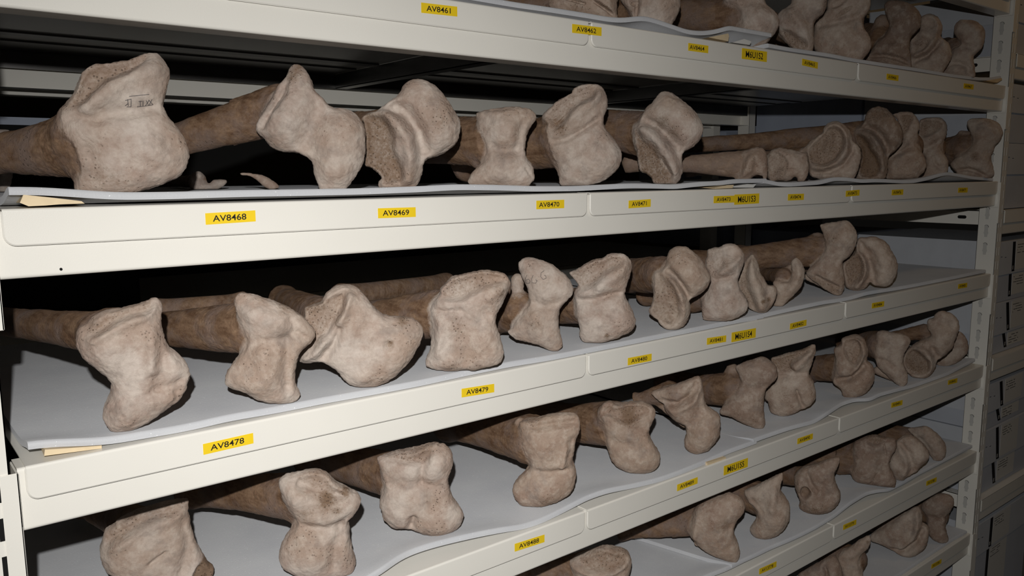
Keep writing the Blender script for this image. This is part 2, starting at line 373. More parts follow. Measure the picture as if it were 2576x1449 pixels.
# ------------------------------------------------------------------ cards tucked under the foam
def card(k, quad, y, mat, label, t=0.0012, back=0.06):
    """quad: pixel corners of the visible front edge; extended back under the foam"""
    pts = [on_plane(a, b, 1, y) for a, b in quad]
    n = len(pts); V = [tuple(p) for p in pts] + [(p[0] + 0.004, p[1] + back, max(p[2], ZS[k] + 0.0004) * .0 + ZS[k] + 0.0006 + (0.003 if i < n / 2 else 0)) for i, p in enumerate(pts)]
    F = [tuple(range(n)), tuple(range(n, 2 * n))[::-1]] + [(i, n + i, n + (i + 1) % n, (i + 1) % n) for i in range(n)]
    me = mesh('card', V, F)
    import bmesh
    bm = bmesh.new(); bm.from_mesh(me); bmesh.ops.recalc_face_normals(bm, faces=bm.faces); bm.to_mesh(me); bm.free()
    return tag(link('specimen_card', me, mat), label, 'card', 'cards tucked under the foam')
card(3, [(59, 490), (50, 510), (72, 519), (115, 517), (150, 514), (213, 512), (205, 506), (120, 496)], 0.004, MANILA, 'crumpled manila card poking out under the foam beside label AV8468')
card(4, [(113, 1131), (111, 1147), (180, 1138), (256, 1128), (256, 1121), (180, 1127)], 0.010, MANILA, 'manila card folded under the lifted foam corner near label AV8478')
card(3, [(1797, 472), (1799, 475), (1843, 473), (1846, 465), (1830, 466)], 0.004, MANILA, 'manila card under the foam above label AV8473')
card(3, [(1846, 472), (1895, 472), (1902, 464), (1880, 463), (1850, 468)], 0.003, WHITECARD, 'white card under the foam corner above label M6U1S3')
card(4, [(1788, 832), (1835, 820), (1835, 825), (1790, 835)], 0.003, MANILA, 'manila card under the foam between labels AV8481 and M6U1S4')
card(4, [(1852, 816), (1905, 804), (1905, 810), (1860, 820)], 0.003, WHITECARD, 'pale card at the foam joint over label M6U1S4')
card(5, [(1779, 1164), (1826, 1150), (1826, 1160), (1781, 1172)], 0.003, MANILA, 'manila card under the foam over label M6U1S5')
card(2, [(1782, 94), (1832, 84), (1834, 90), (1832, 104)], 0.006, MANILA, 'manila card under the curled foam over label M6U1S2')
card(2, [(1842, 107), (1872, 98), (1890, 104), (1886, 113)], 0.004, WHITECARD, 'white card corner just above label M6U1S2')
card(2, [(2481, 203), (2520, 196), (2521, 201), (2509, 208)], 0.004, MANILA, 'manila card at the far right end of the second level')

# ------------------------------------------------------------------ yellow tape labels
def text_mesh(body):
    cu = bpy.data.curves.new('t', 'FONT'); cu.body = body; cu.size = 1.0; cu.resolution_u = 3; cu.offset = 0.012
    o = bpy.data.objects.new('t', cu); col.objects.link(o); bpy.context.view_layer.update()
    me = bpy.data.meshes.new_from_object(o.evaluated_get(bpy.context.evaluated_depsgraph_get()))
    bpy.data.objects.remove(o); bpy.data.curves.remove(cu)
    co = np.empty(len(me.vertices) * 3); me.vertices.foreach_get('co', co); co = co.reshape(-1, 3)
    return me, co
def put_text(me, co, x0, x1, z0, z1, y, mat, name, parent):
    """fit the letters into the box x0..x1, z0..z1 on a plane facing -y"""
    mn, mx = co.min(0), co.max(0)
    c = np.zeros_like(co)
    c[:, 0] = x0 + (co[:, 0] - mn[0]) / (mx[0] - mn[0]) * (x1 - x0); c[:, 2] = z0 + (co[:, 1] - mn[1]) / (mx[1] - mn[1]) * (z1 - z0); c[:, 1] = y
    me.vertices.foreach_set('co', c.ravel()); me.update()
    return link(name, me, mat, parent)
def tape_label(text, xl, yl, xr, yr, big=False, m=(0.14, 0.19), label=None, k=None):
    A = on_plane(xl, yl, 1, 0.0); B = on_plane(xr, yr, 1, 0.0)
    h = 0.0178 if big else 0.0120
    zc = (A[2] + B[2]) / 2; dz = max(-.0015, min(.0015, (B[2] - A[2]) / 2)); x0, x1 = A[0], B[0]
    V = []
    for y in (-0.0003, -0.0001):
        V += [(x0, y, zc - dz - h / 2), (x1, y, zc + dz - h / 2), (x1, y, zc + dz + h / 2), (x0, y, zc - dz + h / 2)]
    o = link('tape_label', mesh('tape_label', V, [(0, 1, 2, 3), (7, 6, 5, 4), (0, 4, 5, 1), (1, 5, 6, 2), (2, 6, 7, 3), (3, 7, 4, 0)]), YELLOW)
    tag(o, label or ('yellow tape label reading %s on the tray lip' % text), 'label', 'yellow tape labels on the tray lips')
    me, co = text_mesh(text); w = x1 - x0
    hh = h * (.62 if big else .56)
    t = put_text(me, co, x0 + m[0] * w, x1 - m[1] * w, zc - hh / 2, zc + hh / 2, -0.00036, INK, 'lettering', o)
    cz = np.empty(len(me.vertices) * 3); me.vertices.foreach_get('co', cz); cz = cz.reshape(-1, 3); cz[:, 2] += (cz[:, 0] - (x0 + x1) / 2) / (w / 2) * dz; me.vertices.foreach_set('co', cz.ravel()); me.update()
    return o
LB = (.24, .16)
for a in [('AV8461', 1059.4, 19.2, 1150, 29.4), ('AV8462', 1439, 71.3, 1513, 80), ('AV8464', 1731, 117.7, 1781.5, 124.6, False, (.07, .2)), ('M6U1S2', 1866, 134.3, 1929, 143.3, True, (.15, .16)),
          ('AV8465', 2017.5, 155.8, 2057, 165), ('AV8466', 2230, 192.4, 2260, 197), ('AV8467', 2424, 216, 2449, 219),
          ('AV8468', 516.7, 551, 642.5, 543), ('AV8469', 950.6, 536.6, 1045.5, 533.4, False, (.12, .18)), ('AV8470', 1349, 515.7, 1419, 513, False, (.09, .18)), ('AV8471', 1581, 514.4, 1636.7, 510.5),
          ('AV8473', 1795, 502.4, 1847, 500.7), ('M6U1S3', 1847, 502.4, 1909.5, 499, True, (.14, .15)), ('AV8474', 1981.7, 496.5, 2022, 495), ('AV8475', 2127.4, 487.5, 2162, 484.5), ('AV8476', 2243, 484.5, 2272, 483), ('AV8477', 2410, 478.5, 2434, 478),
          ('AV8478', 511, 1130.7, 637, 1102), ('AV8479', 1161, 989, 1243, 976), ('AV8480', 1579, 910, 1639, 898.5), ('AV8481', 1778, 859, 1826.5, 851.7), ('M6U1S4', 1840, 849, 1901, 837, True, (.15, .16)),
          ('AV8482', 1987, 821.8, 2028.6, 811.3), ('AV8484', 2193, 769.4, 2224, 764), ('AV8485', 2410, 720.8, 2433, 717),
          ('AV8488', 1294.5, 1378, 1369.5, 1354), ('AV8489', 1703, 1227.6, 1754.7, 1208), ('M6U1S5', 1820.5, 1184.5, 1881, 1163, True, (.15, .16)), ('AV8490', 2005.6, 1110.6, 2044.5, 1097), ('AV8491', 2242, 1019, 2270, 1013), ('AV8492', 2384.5, 962.4, 2408, 957),
          ('AV13778', 1909.5, 1438, 1953, 1419), ('AV13779', 2121, 1327, 2154, 1313), ('AV13780', 2330, 1216.6, 2356, 1206), ('AV13781', 2343, 1424, 2368, 1413)]:
    tape_label(*a)

# ------------------------------------------------------------------ the next bay to the right: trays on beams and stacks of archive boxes
nb = tag(empty('shelving_rack', (2.33, 0, -1.30)), 'cream steel rack of archive boxes at the right edge, beyond the slotted post', 'shelving')
NO = (-2.33, 0, 1.30)
NZ = [(0.336, 1), (-0.072, 2), (-0.479, 3), (-0.886, 4)]
for z, q in NZ:
    beam_bars(MB(), z, XR + 0.046, 3.55).build('shelf_beam', PAINT, nb, loc=NO)
    lip = MB().box((XR + 0.050, 0.0, z - LIP), (3.5, 0.0022, z - 0.001)).box((XR + 0.050, 0.0, z - 0.0015), (3.5, DEEP, z))
    o = lip.build('shelf_tray', PAINT, bevel=0.001)
    tag(o, 'cream tray under archive boxes beyond the post, %s of four downwards' % ['first', 'second', 'third', 'fourth'][q - 1], 'shelf tray', 'trays of the box bay at the right')
MB().box((3.52, 0, -1.30), (3.555, 0.045, 0.8)).build('upright_post', PAINT, nb, loc=NO)

def text_lines(mb, x0, x1, z0, n, dz, y, rnd):
    for i in range(n):
        z = z0 - i * dz; x = x0
        while x < x1 - 0.004:
            w = rnd.uniform(.003, .010); w = min(w, x1 - x)
            if rnd.random() < .72: mb.box((x, y, z - 0.0009), (x + w, y + 0.0002, z + 0.0009))
            x += w + 0.002
def archive_box(x, z, zl, ztop, w, y, d, lab, tilt=0.0, strip=0.10, blank=False, lean=0.0):
    """x left side, z base, zl lower edge of the lid, ztop top of the lid"""
    b = tag(empty('archive_box', (x, y, z)), lab, 'box', 'archive boxes of the right-hand bay')
    W, H = w, ztop - z; hl = zl - z; c = 0.004; rnd = random.Random(int(abs(z) * 1e4) + int(x * 100))
    MB().box((c, c, 0), (W - c, d - c, H - 0.004)).build('box_body', BOXM, b, bevel=0.0012)
    lid = MB().box((0, 0, hl), (W, d, H)).build('lid', BOXLID, b, bevel=0.0012)
    for (dx, dz) in ((0.022, .55), (0.050, .52)):
        MB().box((dx, -0.0006, hl + (H - hl) * dz), (dx + 0.009, 0.0002, hl + (H - hl) * dz + 0.0012)).build('staple', HOLE, lid)
    def label(zlo, zhi, yy, parent):
        s = strip; t = 0.0004
        MB().prism([(s - .002 * lean, zlo), (s + 0.019 - .002 * lean, zlo), (s + 0.019 + tilt, zhi), (s + tilt, zhi)], 1, yy - t, yy).build('label_strip', BLACKSTRIP, parent)
        p = MB().box((s + 0.0205 + max(0, tilt), yy - t, zlo + .003), (s + 0.15, yy, zhi)).build('label_sheet', PAPER, parent)
        tm = MB(); text_lines(tm, s + 0.030 + max(0, tilt), s + 0.10, zhi - 0.010, 4, 0.0075, yy - 0.0007, rnd); tm.build('printing', INK, p)
        e = MB()
        for i in range(3): e.box((s + 0.0035 + .1 * tilt, yy - 0.0008, zlo + 0.006 + i * .0038), (s + 0.0095 + .1 * tilt, yy - 0.0005, zlo + 0.008 + i * .0038))
        e.build('emblem', PAPER, parent)
    if not blank:
        label(hl + 0.006, H - 0.004, -0.0002, lid)
        label(0.010, hl - 0.002, c - 0.0002, b)
    return b
XN = XR + 0.064
# (base, lid edge, top) taken between the trays
rows = [
    (-0.070, 0.022, 0.106, 'grey archive box standing on the second tray beyond the post', 0, True),
    (0.107, 0.186, 0.262, 'grey archive box with plain lid just under the first tray beyond the post', 0, True),
    (-0.477, -0.423, -0.331, 'grey archive box standing on the third tray beyond the post, black label strip leaning', -.020, False),
    (-0.330, -0.254, -0.160, 'grey archive box just under the second tray beyond the post, black label strip', -.006, False),
    (-0.884, -0.805, -0.696, 'grey archive box standing on the fourth tray, broad lid tilted forward', -.020, False),
    (-0.694, -0.645, -0.560, 'grey archive box just under the third tray beyond the post', -.020, False),
    (-1.285, -1.075, -0.975, 'grey archive box below the fourth tray with large framed label', 0, False),
    (0.338, 0.42, 0.50, 'grey archive box on the first tray beyond the post, at the top right corner', 0, True)]
for z, zl, zt, lab, tl, blank in rows:
    archive_box(XN + (0.004 if tl else 0), z, zl, zt, 0.42, 0.016, 0.40, lab, tl, 0.105, blank)
# boxes behind them in the same bay, their sides seen through the open end frame
for z0, zt, lab in [(-0.070, 0.255, 'tall blue grey box seen behind the second level bones, through the end frame'), (0.338, 0.60, 'blue grey box seen through the end frame above the top right bones'), (-0.477, -0.165, 'blue grey box seen through the end frame right of the double condyle bone'), (-0.884, -0.56, 'blue grey box seen through the end frame at the lower right')]:
    b = tag(empty('archive_box', (XN + .012, 0.43, z0)), lab, 'box', 'blue grey boxes behind the end frame')
    H = zt - z0
    MB().box((0.003, 0.003, 0), (0.40, 0.37, H - .003)).build('box_body', BLUEBOX, b, bevel=0.0012)
    MB().box((0, 0, H * .62), (0.403, 0.373, H)).build('lid', BLUEBOX, b, bevel=0.0012)

# ------------------------------------------------------------------ the row of shelving standing back to back behind the bones
rr = tag(empty('shelving_rack', (0.8, DEEP + 0.06, -1.30)), 'cream steel rack standing behind the bones, glimpsed in the gaps', 'shelving')
RR = (-0.8, -(DEEP + 0.06), 1.30)
for z in (0.2496, -0.2375, -0.728):
    MB().box((-0.6, DEEP + 0.07, z - 0.070), (2.20, DEEP + 0.072, z)).box((-0.6, DEEP + 0.07, z - 0.070), (2.20, DEEP + 0.10, z - 0.068)).build('shelf_beam', PAINT, rr, bevel=0.0006, loc=RR)
    MB().box((-0.6, DEEP + 0.07, z - 0.002), (2.20, DEEP + 0.6, z)).build('shelf_deck', PAINT, rr, loc=RR)
MB().box((2.20, DEEP + 0.06, -1.30), (2.235, DEEP + 0.105, 0.8)).build('upright_post', PAINT, rr, loc=RR)
for x, z0, w, H, lab in [(2.29, -0.235, 0.30, 0.405, 'blue grey box with black label strip behind the long brown shaft'), (2.62, -0.235, 0.32, 0.44, 'pale blue grey box right of the black label strip, behind the bones')]:
    b = tag(empty('archive_box', (x, DEEP + 0.075, z0)), lab, 'box', 'boxes of the rear rack')
    MB().box((0, 0, 0), (w, 0.40, H)).build('box_body', BLUEBOX, b, bevel=0.001)
    if x < 2.5:
        s = MB().box((w - 0.045, -0.0005, H * .55), (w, 0, H - .002)).build('label_strip', BLACKSTRIP, b)
        em = MB()
        for i in range(5):
            a = i * 1.2566; em.box((w - .026 + .0075 * math.cos(a) - .0022, -0.0009, H - .055 + .0075 * math.sin(a) - .0022), (w - .026 + .0075 * math.cos(a) + .0022, -0.0006, H - .055 + .0075 * math.sin(a) + .0022))
        em.build('emblem', PAPER, b)
bx = tag(empty('archive_box', (-0.45, DEEP + 0.075, -0.235)), 'low pale edged box on the rear rack, left behind the largest bone', 'box', 'boxes of the rear rack')
MB().box((0, 0, 0), (0.80, 0.40, 0.372)).build('box_body', simple('black_case_board', (0.01, 0.01, 0.01), .8, .1), bx)
MB().box((-0.002, -0.002, 0.362), (0.802, 0.402, 0.376)).build('lid', BLUEBOX, bx)
# ------------------------------------------------------------------ bones: each one modelled as a closed implicit surface in its own frame
CR = {'A': (0, 130, 4), 'B': (560, 130, 4), 'C': (1150, 130, 4), 'D': (1680, 240, 5.988), 'E': (2100, 240, 5.988),
      'F': (0, 730, 4), 'G': (560, 660, 4), 'H': (1060, 600, 4), 'I': (1560, 560, 4.992), 'J': (1960, 540, 5.988),
      'K': (200, 1087, 4), 'L': (680, 1060, 4), 'M': (1160, 960, 4), 'N': (1600, 860, 4.992), 'O': (2030, 770, 5.988),
      'P': (1320, 1159, 4.992), 'Q': (1700, 1159, 4.992), 'R': (2060, 1050, 5.988), 'S': (1950, 1207, 5.988), 'W': (1716, 965, 2.994),
      'T': (1300, 0, 5.988), 'U': (1690, 0, 4.992), 'V': (2146, 0, 5.988), 'X': (400, 400, 4.044)}
def parse(s, c):
    ox, oy, k = CR[c]; out = []
    for q in s.split():
        if q[0].isalpha(): ox, oy, k = CR[q[0]]; q = q[1:]
        a, b = q.split(','); out.append((ox + float(a) / k, oy + float(b) / k))
    return out
def catmull(P, n=5):
    P = np.asarray(P, float); m = len(P); out = []
    for i in range(m):
        a, b, c, d = P[i - 1], P[i], P[(i + 1) % m], P[(i + 2) % m]
        for t in np.arange(n) / n:
            out.append(.5 * (2 * b + (c - a) * t + (2 * a - 5 * b + 4 * c - d) * t * t + (3 * b - 3 * c + d - a) * t ** 3))
    return np.array(out)
def seg_dist(A, B, P):
    """distance of points P (n,2) to the segments A->B, smallest"""
    best = np.full(len(P), 1e9)
    for a, b in zip(A, B):
        d = b - a; L = float(d @ d) + 1e-12
        t = np.clip(((P - a) @ d) / L, 0, 1); q = P - a - t[:, None] * d
        best = np.minimum(best, (q * q).sum(1))
    return np.sqrt(best)
def inside(poly, P):
    r = np.zeros(len(P), bool); x, y = P[:, 0], P[:, 1]; n = len(poly)
    for i in range(n):
        (x1, y1), (x2, y2) = poly[i], poly[(i + 1) % n]
        c = (y1 > y) != (y2 > y)
        if c.any():
            xi = (x2 - x1) * (y - y1) / ((y2 - y1) if y2 != y1 else 1e-12) + x1
            r ^= c & (x < xi)
    return r
def sdf_poly(poly, P):
    d = seg_dist(poly, np.roll(poly, -1, 0), P); return np.where(inside(poly, P), -d, d)
def poisson(mask, h):
    def relax(p, m, hh, n):
        for _ in range(n):
            q = np.zeros_like(p); q[1:-1, 1:-1] = .25 * (p[:-2, 1:-1] + p[2:, 1:-1] + p[1:-1, :-2] + p[1:-1, 2:] + 4 * hh * hh)
            p = np.where(m, q, 0)
        return p
    p = None
    for f, n in ((8, 300), (4, 200), (2, 160), (1, 120)):
        m = mask[::f, ::f]
        if min(m.shape) < 5: continue
        if p is None: g = np.zeros(m.shape)
        else:
            g = np.repeat(np.repeat(p, 2, 0), 2, 1)[:m.shape[0], :m.shape[1]]
            if g.shape != m.shape: g = np.pad(g, ((0, m.shape[0] - g.shape[0]), (0, m.shape[1] - g.shape[1])), mode='edge')
        p = relax(np.where(m, g, 0), m, h * f, n)
    return p
def capsule(P, a, b, ra, rb):
    d = b - a; t = np.clip(((P - a) @ d) / (d @ d + 1e-12), 0, 1)
    return np.sqrt((((P - a) - t[..., None] * d) ** 2).sum(-1)) - (ra + (rb - ra) * t)
def smin(a, b, k):
    h = np.clip(.5 + .5 * (b - a) / k, 0, 1); return b + (a - b) * h - k * h * (1 - h)
def smooth(x, a, b):
    t = np.clip((x - a) / (b - a), 0, 1); return t * t * (3 - 2 * t)

def vnoise(P, scale, seed=0):
    p = P * scale + seed * 17.31; i = np.floor(p).astype(np.int64); f = p - i; f = f * f * (3 - 2 * f)
    def hsh(ix, iy, iz):
        h = (ix * 374761393 + iy * 668265263 + iz * 2147483647 + seed * 974711) & 0x7fffffff
        h = ((h ^ (h >> 13)) * 1274126177) & 0x7fffffff
        return ((h ^ (h >> 16)) & 0xffff) / 65535.0 * 2 - 1
    r = 0
    for dx in (0, 1):
        for dy in (0, 1):
            for dz in (0, 1):
                w = (f[:, 0] if dx else 1 - f[:, 0]) * (f[:, 1] if dy else 1 - f[:, 1]) * (f[:, 2] if dz else 1 - f[:, 2])
                r = r + w * hsh(i[:, 0] + dx, i[:, 1] + dy, i[:, 2] + dz)
    return r

def surface_nets(F, o, h):
    """F sampled on a regular lattice (negative inside) -> vertices, quads"""
    S = F < 0
    nx, ny, nz = F.shape
    cnt = np.zeros((nx - 1, ny - 1, nz - 1), np.int8)
    for dx in (0, 1):
        for dy in (0, 1):
            for dz in (0, 1): cnt += S[dx:nx - 1 + dx, dy:ny - 1 + dy, dz:nz - 1 + dz]
    act = (cnt > 0) & (cnt < 8)
    I = np.argwhere(act); idx = -np.ones(act.shape, np.int64); idx[act] = np.arange(len(I))
    acc = np.zeros((len(I), 3)); num = np.zeros(len(I))
    cs = [(a, b, c) for a in (0, 1) for b in (0, 1) for c in (0, 1)]
    for p in cs:
        for ax in range(3):
            if p[ax]: continue
            q = list(p); q[ax] = 1
            fa = F[I[:, 0] + p[0], I[:, 1] + p[1], I[:, 2] + p[2]]; fb = F[I[:, 0] + q[0], I[:, 1] + q[1], I[:, 2] + q[2]]
            m = (fa < 0) != (fb < 0); t = np.where(m, fa / np.where(fa - fb == 0, 1, fa - fb), 0)
            pt = np.tile(np.array(p, float), (len(I), 1)); pt[:, ax] += t
            acc += np.where(m[:, None], pt, 0); num += m
    V = (I + acc / num[:, None]) * h + o
    Q = []
    for ax in range(3):
        sl0 = [slice(None)] * 3; sl1 = [slice(None)] * 3; sl0[ax] = slice(0, -1); sl1[ax] = slice(1, None)
        a, b = S[tuple(sl0)], S[tuple(sl1)]
        E_ = np.argwhere(a != b)
        u, v = [(1, 2), (2, 0), (0, 1)][ax]
        lim = np.array(act.shape)
        ok = (E_[:, u] > 0) & (E_[:, v] > 0) & (E_[:, u] < lim[u]) & (E_[:, v] < lim[v])
        E_ = E_[ok]
        def cell(du, dv):
            c = E_.copy(); c[:, u] -= du; c[:, v] -= dv; return idx[c[:, 0], c[:, 1], c[:, 2]]
        q = np.stack([cell(1, 1), cell(0, 1), cell(0, 0), cell(1, 0)], 1)
        flip = ~S[E_[:, 0], E_[:, 1], E_[:, 2]]
        q[flip] = q[flip][:, ::-1]
        Q.append(q)
    return V, np.concatenate(Q)

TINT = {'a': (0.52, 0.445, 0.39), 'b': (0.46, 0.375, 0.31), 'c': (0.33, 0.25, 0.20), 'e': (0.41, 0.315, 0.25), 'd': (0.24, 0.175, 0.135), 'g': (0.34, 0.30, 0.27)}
BONES = []
def bone(k, c, outline, label, foot=None, Y=0.05, f='', lobes='', sh=None, tint='b', t=0.78, name='long_bone', dz=0.0, kblend=0.012, tailr=None, cat='bone', length=0.0, sbrown=1.0):
    """k shelf; c crop of the photograph the outline was read in; f: relief strokes 'kind radius amount: points; ...'
       g/r stroke on the front (amount mm), p polygon raised or sunk, s stain; lobes 'x,y,r,back_mm,stretch_x2,stretch_y2; ...'"""
    pts = parse(outline, c)
    zf = ZS[k] + FOAM + dz
    if foot is not None and k >= 4:
        fx, fy = parse(foot, c)[0]; Pa = on_plane(fx, fy, 2, zf)
        if Pa[1] < 0.012: Pa = on_plane(fx, fy, 1, 0.012); Pa[2] = zf
    else:
        i = max(range(len(pts)), key=lambda j: pts[j][1]) if foot is None else None
        fx, fy = pts[i] if foot is None else parse(foot, c)[0]
        Pa = on_plane(fx, fy, 1, Y); Pa[2] = zf
    hd = Pa[:2] - CAM[:2]; hd = hd / np.linalg.norm(hd)
    N = np.array([hd[0], hd[1], 0.0]); U = np.array([hd[1], -hd[0], 0.0]); Zv = np.array([0, 0, 1.0])
    mpp = depth_of(Pa) / FPX
    def loc2(p):
        d = ray(*p); P = CAM + d * (((Pa - CAM) @ N) / (d @ N)) - Pa
        return np.array([P @ U, P[2]])
    out = np.array([loc2(p) for p in pts])
    if k <= 3:                                   # the base is hidden by the sheet's edge: carry it down to the foam
        lo = out[:, 1].min(); m = out[:, 1] < lo + 0.010
        out[m, 1] -= lo * np.clip(1 - (out[m, 1] - lo) / 0.010, 0, 1)
        if lo < 0: out[:, 1] = np.maximum(out[:, 1], 0)
    out = catmull(out, 5); out[:, 1] = np.maximum(out[:, 1], 0.0)
    a0, b0 = out.min(0); a1, b1 = out.max(0)
    h = max(0.0014, 2.4 * mpp)
    tr = float(np.clip(math.sqrt((a1 - a0) * (b1 - b0)), .02, .2))
    # shaft axis in the local frame (a, b, w): w towards the camera
    def loc3(P):
        d = P - Pa; return np.array([d @ U, d[2], -(d @ N)])
    cen = np.array([(a0 + a1) / 2, (b0 + b1) / 2])
    tail = None
    if sh != 'none':
        if sh is None:
            c0 = Pa + U * cen[0] + Zv * cen[1] + N * (.024 * tr / .11); c1 = c0 + np.array([-.01, .22, -.008]); r0 = .30 * tr; r1 = .23 * tr
        else:
            q = sh.split()
            (x0, y0), (x1, y1) = parse(q[0] + ' ' + q[2], c); kc = CR[c][2]
            r0 = min(float(q[1]) / kc * mpp, .43 * tr); r1p = float(q[3]) / kc; yo = float(q[4]) if len(q) > 4 else .16
            u2 = loc2((x0, y0)); c0 = Pa + U * u2[0] + Zv * u2[1] + N * (.026 * tr / .11)
            if k >= 4:
                zt = c0[2] - .018; r1 = .02
                for _ in range(4):
                    c1 = on_plane(x1, y1, 2, zt)
                    if c1[1] < Pa[1] + .06 or c1[1] > DEEP - .05 : c1 = on_plane(x1, y1, 1, Pa[1] + yo)
                    r1 = r1p * depth_of(c1) / FPX; zt = max(zf + r1, c0[2] - .018)
            else:
                c1 = on_plane(x1, y1, 1, Pa[1] + yo); r1 = r1p * depth_of(c1) / FPX
                c1[2] = max(c1[2], zf + r1)
        d = c1 - c0; L = np.linalg.norm(d)
        T = c0 + d * (length / L)
        T = c1 + d * (min((0.13 if length == 0.0 else max(0.02, length - L)), (DEEP - .07 - c1[1]) / max(d[1] / L, 1e-4)) / L)
        rt = r1 if tailr is None else tailr
        T[2] = min(max(T[2], zf + rt * 1.25), ZS[k - 1] - BEAM - .03 - rt) if k > 1 else T[2]
        tail = [(loc3(c0), r0), (loc3(c1), r1), (loc3(T), rt)]
    lob = []
    for s in [q for q in lobes.split(';') if q.strip()]:
        v = s.strip().split(); p = loc2(parse(v[0], c)[0]); r = float(v[1]) / CR[c][2] * mpp; bk = float(v[2]) / 1000
        p2 = loc2(parse(v[3], c)[0]) if len(v) > 3 else p + 1e-4
        for pp in (p, p2): pp[1] = max(pp[1], r * .9)
        lob.append((np.array([p[0], p[1], -bk]), np.array([p2[0], p2[1], -bk]), r))
    m = 0.012
    A0, A1, B0, B1 = a0 - m, a1 + m, b0 - m, b1 + m; W0, W1 = -.085 * tr / .11, .072 * tr / .11
    for p, p2, r in lob:
        A0 = min(A0, min(p[0], p2[0]) - r - .006); A1 = max(A1, max(p[0], p2[0]) + r + .006); B0 = min(B0, min(p[1], p2[1]) - r - .006); B1 = max(B1, max(p[1], p2[1]) + r + .006); W0 = min(W0, p[2] - r - .006)
    A0 -= .022 if tail else 0
    ga, gb, gw = np.arange(A0, A1, h), np.arange(B0, B1, h), np.arange(W0, W1, h)
    AA, BB = np.meshgrid(ga, gb, indexing='ij'); P2 = np.stack([AA.ravel(), BB.ravel()], 1)
    sd = sdf_poly(out, P2).reshape(AA.shape)
    pp = poisson(sd < 0, h)
    pm = pp.max(); cap = (0.052 * 1.0) ** 2
    pp = pp / (1 + pp / cap)
    slope = 1.1 * math.sqrt(pm)
    Pf = np.where(sd < 0, pp, -sd * slope)
    # relief of the front
    D = np.zeros_like(sd); ST = np.zeros_like(sd)
    for s in [q for q in f.split(';') if q.strip()]:
        head, body = s.split(':'); hv = head.split(); kind = hv[0]
        pl = np.array([loc2(p) for p in parse(body, c)])
        if kind in 'gr' or kind == 's':
            r = float(hv[1]) / CR[c][2] * mpp; amp = float(hv[2])
            dd = seg_dist(pl[:-1], pl[1:], P2) if len(pl) > 1 else np.sqrt(((P2 - pl[0]) ** 2).sum(1))
            g_ = np.exp(-(dd / r) ** 2).reshape(sd.shape)
            if kind == 's': ST = np.maximum(ST, amp * g_)
            else: D += amp / 1000 * g_
        else:
            soft = float(hv[1]) / CR[c][2] * mpp; amp = float(hv[2]); dd = sdf_poly(catmull(pl, 4), P2).reshape(sd.shape)
            w_ = smooth(-dd, -soft, soft); D += amp / 1000 * w_
            if len(hv) > 3: ST = np.maximum(ST, float(hv[3]) * w_)  # browns sunk polygons: porous discolouration with the hollow's shade painted in
    sclD = np.clip(tr / .11, .45, 1.0); D *= 1.35 * sclD
    D *= smooth(-sd, 0.0, 0.012)                 # keep the outline
    Fw = gw[None, None, :]
    front = smooth(Fw, -.004, .014)
    we = Fw - D[..., None] * front
    gx, gy = np.gradient(Pf, h)
    g3 = we ** 2 / t ** 2 - Pf[..., None]
    nrm = np.sqrt((gx ** 2 + gy ** 2)[..., None] + (2 * we / t ** 2) ** 2) + 2e-3
    HF = g3 / nrm
    F = HF
    if tail or lob:
        G = np.stack(np.meshgrid(ga, gb, gw, indexing='ij'), -1)
        for p, p2, r in lob: F = smin(F, capsule(G, p, p2, r, r * .9), .005)
        HF2 = F
        if tail:
            sf = np.minimum(capsule(G, tail[0][0], tail[1][0], tail[0][1], tail[1][1]), capsule(G, tail[1][0], tail[2][0], tail[1][1], tail[2][1]))
            # keep the shaft behind the head's front
            sf = np.maximum(sf, (Fw - 0.004) * np.ones_like(sf))
            F = smin(F, sf, kblend)
        F = np.maximum(F, -(G[..., 1]))          # flat contact with the foam
    V, Q = surface_nets(F, np.array([ga[0], gb[0], gw[0]]), h)
    # wear: how much of the brown shaft shows
    ia = np.clip(((V[:, 0] - ga[0]) / h).astype(int), 0, len(ga) - 1); ib = np.clip(((V[:, 1] - gb[0]) / h).astype(int), 0, len(gb) - 1); iw = np.clip(((V[:, 2] - gw[0]) / h).astype(int), 0, len(gw) - 1)
    hf = (HF2 if (tail or lob) else HF)[ia, ib, iw]
    wear = smooth(hf, -.001, .008) * .95 + .45 * smooth(-V[:, 2], .004, .03)
    wear = np.clip(wear, 0, 1) * sbrown; stain_shade = ST[ia, ib] * smooth(V[:, 2], -.02, .002)
    # shaft tube beyond the head's block
    n0 = len(V)
    if tail:
        ns = 28; rings = []
        path = [tail[0], tail[1], tail[2]]
        L1 = np.linalg.norm(path[1][0] - path[0][0]); L2 = np.linalg.norm(path[2][0] - path[1][0]); tot = L1 + L2
        TV = []; TW = []
        stp = 30
        for i in range(stp + 1):
            s = i / stp * tot
            if s <= L1: u = s / L1; cc = path[0][0] * (1 - u) + path[1][0] * u; rr_ = path[0][1] * (1 - u) + path[1][1] * u
            else: u = (s - L1) / max(L2, 1e-6); cc = path[1][0] * (1 - u) + path[2][0] * u; rr_ = path[1][1] * (1 - u) + path[2][1] * u
            e = s / tot
            rr_ = rr_ * .996 * (1 + .22 * smooth(e, .82, .97)) * (math.sqrt(max(0.02, 1 - max(0, (e - .96) / .04) ** 2)))
            dv = (path[1][0] - path[0][0]) if s <= L1 else (path[2][0] - path[1][0]); dv = dv / np.linalg.norm(dv)
            e1 = np.cross(dv, [0, 1, 0]); e1 /= np.linalg.norm(e1); e2 = np.cross(e1, dv)
            for j in range(ns):
                th = 2 * math.pi * j / ns
                TV.append(cc + e1 * rr_ * math.cos(th) + e2 * rr_ * math.sin(th)); TW.append(1.0)
        TV = np.array(TV); TV[:, 1] = np.maximum(TV[:, 1], 0)
        TQ = []
